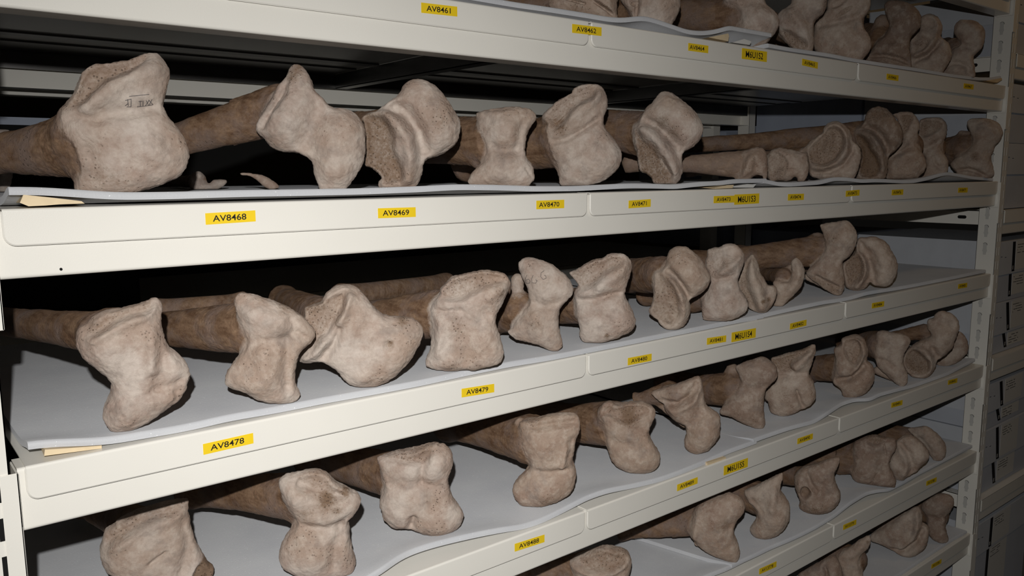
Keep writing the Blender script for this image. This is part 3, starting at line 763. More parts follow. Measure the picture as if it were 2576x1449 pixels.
        for i in range(stp):
            for j in range(ns):
                a_ = i * ns + j; b_ = i * ns + (j + 1) % ns
                TQ.append((n0 + a_, n0 + b_, n0 + b_ + ns, n0 + a_ + ns))
        TQ = np.array(TQ)
        V = np.concatenate([V, TV]); Q = np.concatenate([Q, TQ])
        wear = np.concatenate([wear, np.full(len(TV), sbrown)]); stain_shade = np.concatenate([stain_shade, np.zeros(len(TV))])
    # to world axes around the foot point
    Wd = V[:, :1] * U + V[:, 1:2] * Zv - V[:, 2:3] * N
    me = bpy.data.meshes.new(name)
    nq = len(Q); me.vertices.add(len(Wd)); me.loops.add(nq * 4); me.polygons.add(nq)
    me.vertices.foreach_set('co', Wd.astype(np.float32).ravel()); me.loops.foreach_set('vertex_index', Q.astype(np.int32).ravel())
    me.polygons.foreach_set('loop_start', np.arange(0, nq * 4, 4, dtype=np.int32)); me.polygons.foreach_set('use_smooth', np.ones(nq, bool))
    me.update(calc_edges=True); me.validate()
    nn = np.empty(len(Wd) * 3, np.float32); me.vertices.foreach_get('normal', nn); nn = nn.reshape(-1, 3)
    seed = len(BONES) + 1
    dsp = .0011 * vnoise(Wd, 45, seed) + .0006 * vnoise(Wd, 130, seed + 50) + .0004 * vnoise(Wd, 320, seed + 90)
    dsp *= np.clip(tr / .09, .5, 1.1) * smooth(Wd[:, 2], 0.0, .006)
    Wd = Wd + nn * dsp[:, None]; Wd[:, 2] = np.maximum(Wd[:, 2], 0)
    me.vertices.foreach_set('co', Wd.astype(np.float32).ravel())
    for nm, arr in (('wear', wear), ('stain_shade', stain_shade)):
        at = me.attributes.new(nm, 'FLOAT', 'POINT'); at.data.foreach_set('value', arr.astype(np.float32))
    me.update()
    o = link(name, me, BONE, loc=tuple(Pa)); o.color = (*TINT[tint], 1)
    tag(o, label, cat, {1: 'bones', 2: 'bones on the top level in view', 3: 'bones on the second level', 4: 'bones on the third level', 5: 'bones on the fourth level', 6: 'bones on the fifth level', 7: 'bones on the lowest level'}[k])
    BONES.append(o)
    return o

def write_on(o, strokes, c, r=0.0003, name='pencil_writing', mat=None):
    """pencil strokes (polylines in the photograph) laid onto the surface of a bone as a child mesh"""
    from mathutils.bvhtree import BVHTree
    me = o.data; vs = [v.co.copy() for v in me.vertices]; bv = BVHTree.FromPolygons(vs, [tuple(p.vertices) for p in me.polygons])
    mb = MB(); base = Vector(o.location); camv = Vector(CAM) - base
    for s in strokes.split(';'):
        if not s.strip(): continue
        P = parse(s, c); dense = []
        for (x0, y0), (x1, y1) in zip(P[:-1], P[1:]):
            n = max(2, int(math.hypot(x1 - x0, y1 - y0) / 1.5))
            dense += [(x0 + (x1 - x0) * i / n, y0 + (y1 - y0) * i / n) for i in range(n)]
        dense.append(P[-1]); pts = []
        for x, y in dense:
            h = bv.ray_cast(camv, Vector(ray(x, y)).normalized())
            if h[0] is not None: pts.append((h[0], h[1]))
        for (p, n), (q, _) in zip(pts[:-1], pts[1:]):
            d = q - p
            if d.length < 1e-6 or d.length > .02: continue
            sd_ = d.cross(n).normalized() * r; up = n * 0.00022; e = d * .15
            V = [p - e + sd_ + up, p - e - sd_ + up, q + e - sd_ + up, q + e + sd_ + up]; V += [v - up * 3 for v in V]
            mb.add([tuple(v) for v in V], [(0, 1, 2, 3), (7, 6, 5, 4), (0, 4, 5, 1), (1, 5, 6, 2), (2, 6, 7, 3), (3, 7, 4, 0)])
    if mb.V: return mb.build(name, mat or PENCIL, o)
# ------------------------------------------------------------------ level three (labels AV8468 to AV8477)
b = bone(3, 'A', '790,1400 800,1330 830,1200 800,1090 760,960 690,880 640,790 620,680 640,600 700,520 760,400 800,290 850,200 950,140 1060,125 1200,105 1290,95 1330,70 1440,30 1540,17 1600,35 1660,110 1700,190 1700,280 1670,420 1640,540 1680,640 1760,740 1850,870 1890,1000 1880,1130 1830,1220 1720,1290 1560,1350 1330,1415 1200,1440 950,1430',
    'largest pale grey bone end, broad and upright, above label AV8468, pencil numerals on it', '1100,1440', .055,
    'p 45 -17 .5: 640,590 760,400 850,200 1060,110 1290,80 1480,40 1420,130 1250,235 1100,290 1000,360 900,455 830,520 740,560; g 70 -6: 1660,540 1350,610 1000,650; r 80 5: 880,590 1050,430 1300,290 1620,160; g 40 -4 : 640,700 800,660 1000,720; r 170 4: 1500,1000; g 110 -4: 900,1000 880,1250; s 120 .35: 900,1250 1200,1300',
    sh='860,930 330 60,1030 200 .13', tint='a', t=.72, kblend=.035)
write_on(b, '1530,480 1500,540;1495,485 1540,535;1470,490 1495,540;1500,490 1462,545;1440,495 1438,545;1410,495 1412,550;1395,500 1430,498;1535,535 1450,548 1380,555;1500,430 1400,440 1300,450;1285,480 1290,545;1320,475 1318,555 1275,555;1318,480 1260,490;1290,520 1260,545', 'A')
bone(3, 'B', '335,755 370,680 450,560 520,430 570,330 640,250 680,160 740,125 800,145 850,210 900,310 930,390 1000,460 1060,530 1130,570 1230,580 1320,620 1390,690 1430,790 1440,920 1430,1050 1380,1180 1310,1300 1240,1395 1130,1415 1000,1415 960,1340 925,1240 915,1150 890,1090 820,1040 720,1010 600,1000 500,960 410,870 350,820',
    'pale bone end with pointed peak and drooping right lobe, above label AV8469', '1120,1415', .06,
    'p 30 -10: 335,760 400,770 520,600 640,400 680,200 640,250 560,330 450,560 370,680; g 28 -5: 420,770 510,610 640,420; r 230 7: 640,720; g 110 -10: 1010,480 900,740 840,900 800,1040; r 170 6: 1180,820 1130,1200; s 60 .7: 760,150 700,280; g 60 -4: 990,1330 1100,1330',
    sh='560,560 250 A1900,860 170 .16', tint='a', t=.72)
bone(3, 'B', '1400,670 1480,615 1560,595 1680,500 1780,420 1820,350 1890,290 1970,275 2060,300 2160,360 2240,450 2310,560 2370,680 2390,780 2375,890 2320,960 2230,1020 2120,1060 2050,1080 2020,1120 2010,1200 1980,1290 1920,1370 1800,1390 1600,1390 1570,1310 1600,1270 1560,1215 1480,1165 1430,1140 1445,1000 1440,850 1420,720',
    'pale double condyle with porous brown hollow at left, second right of label AV8469', '1780,1390', .065,
    'p 50 -20 .75: 1400,690 1560,640 1650,700 1700,850 1720,1000 1770,1130 1790,1280 1640,1330 1560,1230 1400,1160; r 75 9: 1590,620 1740,720 1850,900 1890,1080 1870,1290; g 70 -17: 1640,540 1850,630 1970,800 2020,1000 2040,1100; r 250 7: 2150,720; p 25 9: 1600,1280 1720,1230 1760,1330 1640,1390 1590,1350; s 130 .4: 2150,720',
    sh='1600,760 190 1290,800 175 .12', tint='a', t=.75)
bone(3, 'C', '185,625 240,595 340,580 450,562 560,555 660,562 740,590 785,640 780,690 740,750 700,830 690,900 680,1000 700,1080 740,1130 770,1200 780,1280 740,1340 690,1375 500,1380 300,1370 120,1345 120,1280 150,1220 210,1160 270,1100 300,1020 300,940 270,870 230,760 205,690',
    'grey hourglass bone end with small round knob at its left, above label AV8470', '450,1380', .06,
    'g 60 -6: 320,960 480,1000 680,980; r 130 5: 480,760; r 160 5: 440,1240; g 50 -5: 650,760 610,1000; g 14 -3: 690,1180 780,1290; r 40 3: 240,600 600,580',
    lobes='235,980 75 30 215,1090;170,720 35 40', sh='360,900 260 20,900 235 .10', tint='a', t=.7)
bone(3, 'C', '1160,390 1230,350 1340,332 1420,335 1480,380 1505,460 1500,570 1470,680 1490,770 1550,850 1620,950 1655,1040 1640,1140 1580,1220 1480,1290 1380,1345 1250,1375 1100,1375 1040,1360 1030,1250 1000,1130 960,1050 930,960 915,880 900,800 920,740 890,690 880,640 960,560 1000,510 1090,450 1150,420',
    'tall pale bone end with tilted hollow top, at the tray joint right of label AV8470', '1180,1375', .06,
    'p 40 -16 .4: 890,780 880,660 1000,510 1160,380 1340,320 1390,350 1360,470 1240,520 1140,600 1110,690 1000,770; g 32 -7: 920,915 1100,885 1250,800 1420,690; r 60 6: 1130,690 1300,560 1450,430; r 190 6: 1450,1050; g 60 -4: 1000,1130 1250,960; s 70 .7: 1050,790; s 100 .4: 1000,640',
    sh='1060,880 270 640,960 235 .12', tint='a', t=.72, kblend=.03)
bone(3, 'C', '2000,470 2040,420 2090,405 2150,415 2240,470 2340,550 2420,630 2465,730 2470,800 2440,890 2370,960 2290,1000 2260,1050 2265,1120 2270,1200 2240,1290 2190,1350 2100,1350 1980,1335 1960,1270 1900,1220 1840,1200 1820,1100 1810,1000 1790,900 1780,800 1790,745 1830,725 1860,650 1900,570 1960,520',
    'pale bone end with slit in its lower knob and brown shaft, above label AV8471', '2120,1350', .055,
    'p 40 -11 .75: 1790,800 1880,890 2000,980 2060,1100 2150,1250 2130,1340 1980,1320 1840,1200 1800,950; r 60 7: 1820,740 2000,880 2120,1040 2210,1230; g 55 -15: 1860,690 2020,760 2160,890 2260,1020; g 20 -8: 2060,1080 2150,1240; r 220 6: 2240,700; s 90 .5: 2060,720; s 80 .5: 2180,830',
    sh='1920,830 230 1500,770 185 .14', tint='a', t=.75)
bone(3, 'D', '1020,1310 1060,1190 1100,1050 1150,900 1250,800 1350,780 1430,800 1475,850 1490,930 1500,1010 1500,1180 1480,1280 1440,1270 1420,1215 1330,1205 1270,1220 1190,1300',
    'cracked mauve grey bone lying low behind label AV8473, arched tan end', '1240,1310', .045,
    'r 60 5: 1120,1180 1200,980 1350,900; g 60 -5: 1330,1080; g 16 -4: 940,945 1120,880 1150,820; p 30 6: 1060,1250 1130,1000 1260,880 1300,1000 1250,1180',
    sh='1150,1040 230 330,1030 130 .10', tint='c', t=.8, sbrown=.55)
bone(3, 'D', '1560,830 1650,800 1690,785 1760,800 1900,830 2050,860 2090,900 2110,1000 2115,1130 2100,1210 2060,1300 2020,1340 1960,1330 1950,1240 1900,1220 1840,1280 1790,1320 1690,1300 1540,1290 1520,1100 1520,950',
    'small broken cream bone end with forked foot, above label AV8474', '1960,1335', .05,
    'p 25 -7 .4: 1530,840 1650,860 1780,970 1800,1100 1700,1290 1540,1280; g 14 -4: 1670,1130 1900,1120; g 14 -4: 1920,920 2030,870; r 60 4: 1700,820 1900,900 1980,1050',
    sh='1600,1060 190 1100,1060 150 .12', tint='b', t=.8, sbrown=.6)
bone(3, 'D', '2090,870 2000,850 2100,740 2190,650 2330,570 2350,490 2410,425 2500,395 2560,397 2635,430 2715,510 2765,600 2780,690 2845,740 2895,830 2915,920 2885,1060 2845,1160 2785,1240 2665,1245 2500,1230 2340,1240 2150,1190 2120,1000',
    'pale ear shaped bone end with orange hollow, over label AV8475', '2560,1245', .06,
    'p 40 -13 .55: 2380,530 2520,480 2640,600 2640,780 2540,960 2350,1060 2150,1010 2120,880 2250,700; r 60 7: 2390,480 2520,430 2660,500 2720,650 2690,850 2560,1030 2350,1110; g 45 -10: 2800,690 2770,850 2650,1030 2450,1140 2200,1170; r 60 6: 2450,620 2400,800',
    sh='2350,880 150 2150,900 120 .06', tint='b', t=.8)
bone(3, 'E', '430,400 470,300 520,220 600,180 690,175 780,200 850,270 920,360 980,440 1015,540 1020,640 990,740 920,830 820,910 800,1000 800,1090 780,1180 740,1260 600,1285 450,1280 310,1250 370,1080 400,950 390,820 330,740 300,640 320,520 390,470',
    'dark brown double condyle with long brown shaft, above label AV8475', '560,1285', .075,
    'g 65 -16: 400,470 600,540 720,660 780,800 810,930; r 55 9: 390,500 560,610 680,780 740,950 760,1150; p 40 -13 .9: 310,620 430,640 560,820 660,1000 640,1180 500,1250 380,1150 400,900; r 200 6: 780,560; s 160 .6: 660,330',
    sh='420,600 220 D1000,710 112 .24', length=.66, tint='d', t=.8)
bone(3, 'E', '870,290 930,265 1020,250 1110,248 1180,275 1230,330 1265,400 1265,500 1240,600 1215,680 1205,740 1260,810 1330,900 1370,1000 1370,1090 1330,1170 1250,1240 1130,1280 1000,1295 850,1290 770,1260 790,1150 800,950 830,900 980,760 1030,640 1010,500 920,350',
    'brown waisted bone end with bulging foot, above label AV8476', '1000,1295', .07,
    'p 30 -9 .6: 990,330 1120,300 1190,330 1110,470 1040,600 1000,480; g 45 -8: 820,930 1000,850 1200,730; g 60 -4: 1100,960; r 170 5: 1080,1080; s 120 .3: 1000,1120', tint='e', t=.8)
bone(3, 'E', '1280,380 1340,350 1450,335 1560,335 1620,360 1670,410 1695,480 1690,560 1660,640 1610,710 1590,770 1620,850 1680,940 1705,1040 1690,1140 1600,1250 1400,1290 1230,1290 1330,1170 1370,1060 1350,920 1260,810 1210,740 1250,600 1270,480',
    'grey brown hourglass bone end, between labels AV8476 and AV8477', '1500,1280', .085,
    'p 30 -9 .5: 1290,420 1450,380 1610,420 1590,500 1450,590 1300,620; g 42 -6: 1240,840 1400,800 1580,700; g 28 -4: 1480,930 1500,1020 1590,1110', tint='b', t=.8)
bone(3, 'E', '2000,400 2040,360 2140,340 2280,345 2400,380 2480,440 2520,520 2520,600 2480,690 2410,770 2380,850 2350,930 2370,1030 2395,1120 2380,1220 2310,1290 2180,1300 2000,1290 1850,1230 1840,1160 1750,1060 1760,1000 1880,900 1960,860 2060,780 2090,680 2060,590 2000,480',
    'grey hourglass bone end against the slotted right post, above label AV8477', '2250,1300', .014,
    'g 28 -9: 1850,1130 2000,1110 2150,1150 2280,1230; r 150 5: 2280,560; r 120 4: 2150,980; g 60 -4: 2330,880; s 70 .6: 2100,930',
    lobes='1960,640 110 35 1920,820; 1900,560 40 30', sh='1980,800 230 1640,850 200 .12', tint='b', t=.75)
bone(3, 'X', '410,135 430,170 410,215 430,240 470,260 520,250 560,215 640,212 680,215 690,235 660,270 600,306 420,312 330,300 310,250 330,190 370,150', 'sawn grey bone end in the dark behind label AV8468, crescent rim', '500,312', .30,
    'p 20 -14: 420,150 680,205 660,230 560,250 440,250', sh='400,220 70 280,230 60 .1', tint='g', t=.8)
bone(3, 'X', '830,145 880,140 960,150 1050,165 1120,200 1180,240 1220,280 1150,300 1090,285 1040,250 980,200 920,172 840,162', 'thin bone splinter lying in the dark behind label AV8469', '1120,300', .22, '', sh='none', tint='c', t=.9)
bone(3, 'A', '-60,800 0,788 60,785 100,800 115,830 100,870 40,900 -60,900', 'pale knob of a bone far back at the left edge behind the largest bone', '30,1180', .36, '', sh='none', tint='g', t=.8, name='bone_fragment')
# ------------------------------------------------------------------ middle level (labels AV8478 to AV8485)
bone(4, 'F', '795,520 800,450 830,410 900,375 930,340 1010,255 1100,215 1220,195 1340,155 1460,125 1520,90 1570,80 1610,110 1632,170 1615,270 1615,360 1650,470 1690,560 1760,630 1840,690 1890,780 1910,850 1890,910 1870,940 1860,1000 1800,1090 1700,1170 1600,1250 1480,1330 1330,1400 1240,1418 1130,1415 1080,1360 1045,1280 1050,1180 1090,1080 1115,1000 1125,930 1100,880 1030,820 940,750 860,680 815,600',
    'pale leaning hourglass bone end with chipped right edge, leftmost above label AV8478', '1200,1418', f='p 38 -15 .45: 925,345 1010,255 1220,190 1460,115 1530,90 1480,200 1300,240 1150,300 1000,395 880,400; r 55 5: 890,480 1150,340 1400,235 1560,150; r 60 5: 1520,420 1525,760; g 90 -5: 1620,640 1600,850; g 60 -5: 1880,860 1740,930 1560,960; p 30 -6 .2: 1870,930 1740,980 1750,1060 1620,1200 1720,1190 1900,1000; r 150 5: 1050,560; r 150 5: 1250,1230',
    sh='1050,480 215 300,345 150 .22', length=.42, tint='a', t=.7, kblend=.03)
bone(4, 'G', '120,400 130,350 165,310 210,305 300,325 360,340 440,375 520,395 600,430 690,470 740,505 800,530 850,580 880,630 920,670 925,720 890,780 830,850 775,900 750,970 735,1060 730,1160 745,1240 775,1300 780,1350 740,1390 650,1410 560,1412 440,1405 340,1375 250,1325 170,1280 80,1265 40,1230 25,1190 40,1110 90,1040 150,960 200,890 240,830 255,770 230,690 190,590 140,490',
    'pale hourglass bone end right above label AV8478, slanting flat top', '600,1412', f='g 40 -4: 690,550 720,660 840,750; r 110 5: 330,500 560,560; g 60 -5: 280,790 480,760 640,720; r 90 5: 400,880 450,1150; g 70 -6: 650,780 640,1000 660,1200; r 120 4: 300,1230; s 70 .5: 620,430',
    lobes='205,800 48 22 215,850', sh='300,700 270 F1680,390 170 .24', tint='a', t=.72)
bone(4, 'G', '750,960 770,910 830,850 890,780 900,700 840,600 830,520 830,460 900,430 990,400 1030,330 1070,285 1150,245 1230,230 1300,235 1370,265 1440,330 1500,420 1580,510 1640,545 1800,545 1890,555 1960,590 2000,640 2015,700 1990,800 1940,900 1870,1000 1790,1090 1680,1180 1560,1235 1440,1245 1340,1240 1270,1210 1190,1130 1130,1060 1040,1010 950,990 860,1010 790,1000',
    'pinkish spreading bone end like a bent wing, between labels AV8478 and AV8479', '1440,1245', f='p 40 -12 .5: 990,390 1200,310 1180,460 1080,640 960,760 880,820 860,700 820,540 830,450; g 38 -10: 1220,290 1185,440 1090,600 1060,700; r 50 6: 1290,300 1200,520 1080,720 960,880 830,960; g 55 -9: 1160,640 1110,800 1010,950; g 45 -5: 1660,790; r 200 5: 1700,900; r 100 4: 1400,1130; g 100 -4: 1500,560 1400,800; s 60 .7: 1800,580; s 40 .8: 1670,780; s 80 .4: 960,760',
    sh='1000,600 200 620,380 130 .26', length=.01, tint='a', t=.72)
bone(4, 'H', '45,1270 50,1200 90,1110 110,1000 120,900 105,760 100,690 140,620 190,560 210,490 270,420 320,385 450,350 560,325 650,320 760,330 840,360 880,410 895,470 870,540 820,640 770,720 745,790 760,880 790,1000 820,1110 825,1180 790,1240 720,1275 600,1300 530,1320 430,1310 330,1325 200,1320 100,1305',
    'square tan bone end with hollowed top and flared foot, above label AV8479', '400,1322', f='p 40 -17 .45: 190,570 270,420 450,345 650,310 800,340 850,400 640,460 500,535 400,585 240,580; g 32 -4: 110,710 400,700; g 110 -5: 450,800 450,1150; r 60 5: 170,840 150,1120; r 60 5: 690,560 840,470; g 60 -4: 760,790 640,720; r 90 4: 300,1230; s 80 .5: 780,520; s 90 .45: 300,1290; s 120 .35: 350,860',
    sh='160,800 250 G1600,570 200 .16', tint='a', t=.72)
b = bone(4, 'H', '980,290 985,240 1020,205 1080,195 1170,205 1290,250 1400,320 1480,400 1520,470 1530,520 1500,590 1450,640 1400,700 1385,770 1380,870 1395,960 1412,1040 1400,1100 1360,1130 1290,1120 1200,1080 1080,1040 950,1010 890,970 875,930 920,880 980,790 1050,710 1085,650 1080,560 1055,470 1010,380',
    'smooth pale axe head shaped bone end with pencil marks, left of label AV8480', '1330,1130', f='g 60 -5: 1090,640 1250,660 1400,640; r 110 4: 1200,400; r 80 4: 1140,760 1180,920; g 18 -4: 890,985 1100,1060 1330,1120; s 90 .35: 1150,850',
    lobes='960,450 70 34 950,560;975,660 92 30;880,930 30 34 960,1010', sh='1000,780 190 760,800 150 .10', length=.01, tint='a', t=.7)
write_on(b, '1060,370 1045,410 1055,450 1085,452 1095,425 1075,408 1055,420;1125,370 1108,410 1115,445 1150,450 1165,425 1150,415;1180,385 1183,390;1235,325 1205,345 1200,385 1225,412 1255,400 1252,375 1235,370', 'H')
bone(4, 'H', '1490,345 1560,320 1660,250 1740,210 1830,195 1880,165 1960,150 2040,160 2090,200 2118,260 2110,340 2080,430 2050,510 2050,580 2090,660 2130,740 2157,820 2150,890 2110,930 2020,980 1910,1020 1800,1045 1700,1047 1630,1035 1595,985 1590,900 1570,800 1560,690 1545,620 1535,560 1550,510 1580,470 1550,420',
    'pale cream bone end with hollow on its tilted top, left of label AV8480', '1720,1047', f='p 38 -13 .45: 1490,360 1660,250 1830,190 1960,170 2040,200 1990,255 1870,315 1780,400 1700,460 1580,475; g 36 -6: 1580,600 1750,600 1900,540 2020,530; r 60 6: 1790,470 2000,330 2080,250; r 150 5: 2000,820; r 80 4: 1620,530; g 70 -4: 1800,760; s 30 .8: 1860,960',
    sh='1620,700 185 1300,690 165 .14', tint='a', t=.72)
bone(4, 'I', '600,400 640,340 690,305 760,297 840,310 920,370 990,430 1050,510 1080,570 1115,640 1125,710 1100,800 1040,870 960,920 885,955 875,1000 885,1080 870,1160 830,1250 760,1320 660,1342 560,1325 500,1260 480,1220 430,1190 360,1120 390,1040 420,940 430,840 430,690 460,620 520,590 570,520',
    'tan double condyle with pitted left face, right above label AV8480', '660,1342', f='p 38 -8 .45: 440,690 520,610 620,690 700,800 740,950 740,1150 640,1290 500,1240 400,1120 430,850; g 70 -6: 640,1130; r 60 7: 620,1200; r 50 6: 520,610 690,760 810,980 830,1200; g 48 -14: 540,560 700,670 800,810 880,970; r 210 6: 860,600; s 100 .5: 600,800',
    sh='540,680 235 150,665 215 .14', tint='b', t=.78)
bone(4, 'I', '1075,540 1090,430 1100,350 1170,320 1260,300 1310,270 1390,262 1460,275 1520,325 1560,400 1560,470 1530,570 1490,660 1475,740 1500,840 1560,920 1600,1000 1605,1060 1580,1120 1500,1170 1420,1210 1300,1235 1160,1235 1050,1215 1030,1170 1020,1080 1030,1000 1060,920 1110,820 1135,700 1115,620',
    'tan waisted bone end with scooped top right, above label M6U1S4', '1200,1235', f='p 30 -6 .3: 1090,350 1270,310 1300,450 1280,560 1130,640 1070,540; g 85 -8: 1390,370; r 45 5: 1270,610 1400,530 1500,440; g 42 -5: 1150,720 1270,690 1440,650; r 170 5: 1290,1020; g 60 -4: 1480,800 1560,980; s 60 .4: 1330,520',
    sh='1140,880 210 900,940 190 .12', tint='a', t=.75)
bone(4, 'I', '1490,680 1530,560 1600,450 1660,405 1690,430 1730,520 1760,620 1810,700 1850,790 1930,800 1965,860 1960,920 1930,1000 1870,1090 1800,1132 1700,1115 1610,1060 1600,1000 1560,920 1500,840 1475,740',
    'narrow pale wedge shaped bone end leaning up, above label AV8482', '1790,1132', f='r 75 11: 1665,430 1680,650 1750,900 1790,1090; p 40 -9 .5: 1480,700 1560,560 1640,430 1600,600 1620,800 1700,1000 1700,1110 1600,1050 1520,880; g 40 -6: 1850,800 1840,900 1900,980; s 30 .9: 1790,970; s 30 .9: 1860,960',
    sh='1620,800 130 1500,760 90 .14', tint='b', t=.7)
bone(4, 'I', '1925,740 2000,730 2060,745 2110,745 2150,700 2165,640 2150,560 2150,490 2190,445 2240,450 2290,520 2315,600 2300,720 2270,810 2200,890 2120,970 2040,1045 1960,1052 1925,1030 1940,980 1965,900 1930,800',
    'hooked tan bone end with dark socket, right above label AV8482', '1990,1052', f='r 60 5: 2230,480 2260,650 2160,830; g 50 -5: 2050,800; s 50 .4: 2250,700',
    lobes='2050,690 55 34 2140,600', sh='2040,690 100 1800,650 70 .10', length=.01, tint='b', t=.8)
bone(4, 'J', '610,155 700,130 850,110 1000,88 1060,110 1130,190 1170,280 1175,370 1150,470 1110,560 1040,640 960,700 950,780 970,880 990,980 985,1090 950,1180 890,1217 800,1190 700,1130 600,1060 430,920 430,830 520,760 620,650 690,560 700,460 690,370 650,250',
    'tall hourglass bone end touching the beam, split grey foot, left of label AV8484', '890,1217', f='g 28 -8: 560,920 750,1010 880,1080; r 160 6: 960,320; r 80 4: 800,620; g 70 -5: 760,560 860,700; r 120 4: 820,860; s 70 .4: 850,330; p 25 -5 .5: 450,930 600,960 850,1090 900,1200 700,1120',
    lobes='560,400 110 34 480,580;450,690 70 32;440,960 60 24 820,1150', sh='600,560 240 I1600,440 170 .3', tint='b', t=.78)
bone(4, 'J', '1180,370 1280,345 1390,330 1470,340 1550,380 1640,440 1690,540 1750,650 1780,760 1775,850 1740,960 1680,1040 1620,1072 1520,1077 1420,1060 1370,1010 1320,1080 1240,1130 1150,1142 1060,1120 1000,1080 990,980 960,850 950,760 1000,690 1060,640 1150,560',
    'rounded double condyle, rightmost bone before bare foam, above label AV8484', '1180,1142', f='g 70 -18: 1160,420 1300,560 1370,740 1400,900 1370,1040; p 40 -11 .6: 990,730 1150,560 1260,700 1260,860 1150,1000 1040,1020; r 40 7: 1160,520 1290,680 1310,820 1250,970 1160,1100; g 40 -5: 1400,560 1500,760; r 200 5: 1600,740',
    tint='b', t=.85)
# long shafts of the back row seen between the heads of the middle level
def shaft_bone(k, c, p0, r0, p1, r1, Y0, label, tint='c'):
    x0, y0 = parse(p0, c)[0]; x1, y1 = parse(p1, c)[0]
    A = on_plane(x0, y0, 1, Y0); Bq = on_plane(x1, y1, 1, Y0 + .12); s = CR[c][2]
    ra = r0 / s * depth_of(A) / FPX; rb = r1 / s * depth_of(Bq) / FPX
    zf = ZS[k] + FOAM
    A[2] = max(A[2], zf + ra); Bq[2] = max(Bq[2], zf + rb)
    d = Bq - A; n = 40; ns = 26; V = []; F = []
    L = d / np.linalg.norm(d); e1 = np.cross(L, [0, 0, 1]); e1 /= np.linalg.norm(e1); e2 = np.cross(e1, L)
    for i in range(n + 1):
        u = i / n; r = ra + (rb - ra) * u; r *= 1 + .25 * math.exp(-(u / .12) ** 2) + .22 * math.exp(-((1 - u) / .12) ** 2)
        r *= math.sqrt(max(.02, 1 - max(0, (abs(u - .5) - .44) / .06) ** 2))
        for j in range(ns):
            th = 2 * math.pi * j / ns; P = A + d * u + e1 * r * math.cos(th) + e2 * r * math.sin(th) * .92; V.append((P[0], P[1], max(P[2], zf)))
    for i in range(n):
        for j in range(ns): F.append((i * ns + j, i * ns + (j + 1) % ns, (i + 1) * ns + (j + 1) % ns, (i + 1) * ns + j))
    F += [tuple(range(ns))[::-1], tuple(range(n * ns, (n + 1) * ns))]
    o_ = A * 1.0; o_[2] = zf
    me = mesh('long_bone', [tuple(np.array(v) - o_) for v in V], F, True)
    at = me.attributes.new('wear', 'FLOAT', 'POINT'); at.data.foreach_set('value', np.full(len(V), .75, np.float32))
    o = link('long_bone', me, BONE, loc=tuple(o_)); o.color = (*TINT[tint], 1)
    return tag(o, label, 'bone', 'bones on the third level')
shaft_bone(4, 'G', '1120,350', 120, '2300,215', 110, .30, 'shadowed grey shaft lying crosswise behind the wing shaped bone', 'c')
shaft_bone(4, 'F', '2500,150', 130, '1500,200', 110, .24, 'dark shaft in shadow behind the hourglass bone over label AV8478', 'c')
# ------------------------------------------------------------------ fourth level (labels AV8488 to AV8492)
bone(5, 'K', '205,1220 210,1130 240,1050 260,980 300,955 370,920 380,890 480,860 600,800 700,760 850,710 1000,680 1090,672 1090,780 1105,900 1140,1010 1180,1120 1230,1210 1290,1300 1345,1340 1350,1390 1330,1450 1250,1540 1000,1620 700,1620 450,1550 350,1440 260,1370',
    'bulky pale bone end at the lower left picture edge, dark broken patch', '800,1620', f='p 36 -11 .4: 250,1000 380,880 600,790 850,700 1040,680 960,760 700,835 500,960 350,1050 260,1110; g 60 -6: 1060,880 1100,1080 1030,1330; g 25 -4: 700,1240 850,1130; r 220 5: 480,1200; p 25 -8 1.0: 1240,1240 1350,1350 1340,1500 1130,1480 1150,1360; r 60 4: 350,1070 650,880 1000,770',
    sh='620,1080 230 300,830 150 .18', tint='a', t=.72)
bone(5, 'L', '90,650 90,600 120,565 170,545 260,520 340,500 430,488 510,495 570,520 620,570 660,610 720,640 790,680 870,720 910,770 905,820 880,880 820,950 780,980 795,1070 795,1180 820,1290 860,1390 850,1460 800,1520 600,1565 350,1565 180,1500 110,1430 95,1340 110,1260 140,1180 190,1100 250,1030 260,970 200,870 130,770',
    'pale bone end with charred hollow top, second from left at the lower edge', '500,1565', f='p 32 -13 .35: 270,530 430,480 520,490 640,570 790,680 700,720 560,690 400,640 300,600; g 36 -6: 290,600 420,660 560,720 720,720; g 55 -7: 270,1000 550,1020 800,960; g 60 -6: 720,1000 640,1200 640,1350; r 120 5: 250,720; r 170 5: 420,1330; s 90 .95: 560,740; s 60 .95: 740,690; s 60 .6: 650,830; s 80 .4: 350,850',
    lobes='222,955 46 22 215,1000', sh='330,850 250 K1680,610 180 .22', tint='a', t=.74)
bone(5, 'L', '1070,370 1090,350 1160,330 1280,300 1400,285 1500,260 1600,230 1680,215 1700,235 1740,225 1790,260 1830,330 1835,420 1810,500 1790,570 1800,660 1830,740 1880,820 1930,900 1937,970 1910,1040 1850,1085 1760,1120 1650,1134 1570,1120 1470,1080 1390,1060 1240,1060 1190,1010 1140,970 1130,900 1105,830 1120,740 1150,650 1140,560 1110,470',
    'pale stout bone end with notched foot, nearest left of label AV8488', '1640,1134', f='p 30 -8 .45: 1180,330 1400,280 1600,230 1690,215 1610,290 1560,360 1450,375 1280,365; g 42 -6: 1560,290 1530,430 1520,560; g 75 -5: 1140,600 1450,580 1800,600; g 40 -9: 1440,920 1400,1070; g 60 -4: 1600,600 1640,780; r 110 4: 1290,940; r 130 4: 1700,980; r 90 4: 1690,380; s 60 .4: 1400,320',
    sh='1250,620 230 800,440 185 .20', tint='a', t=.74)
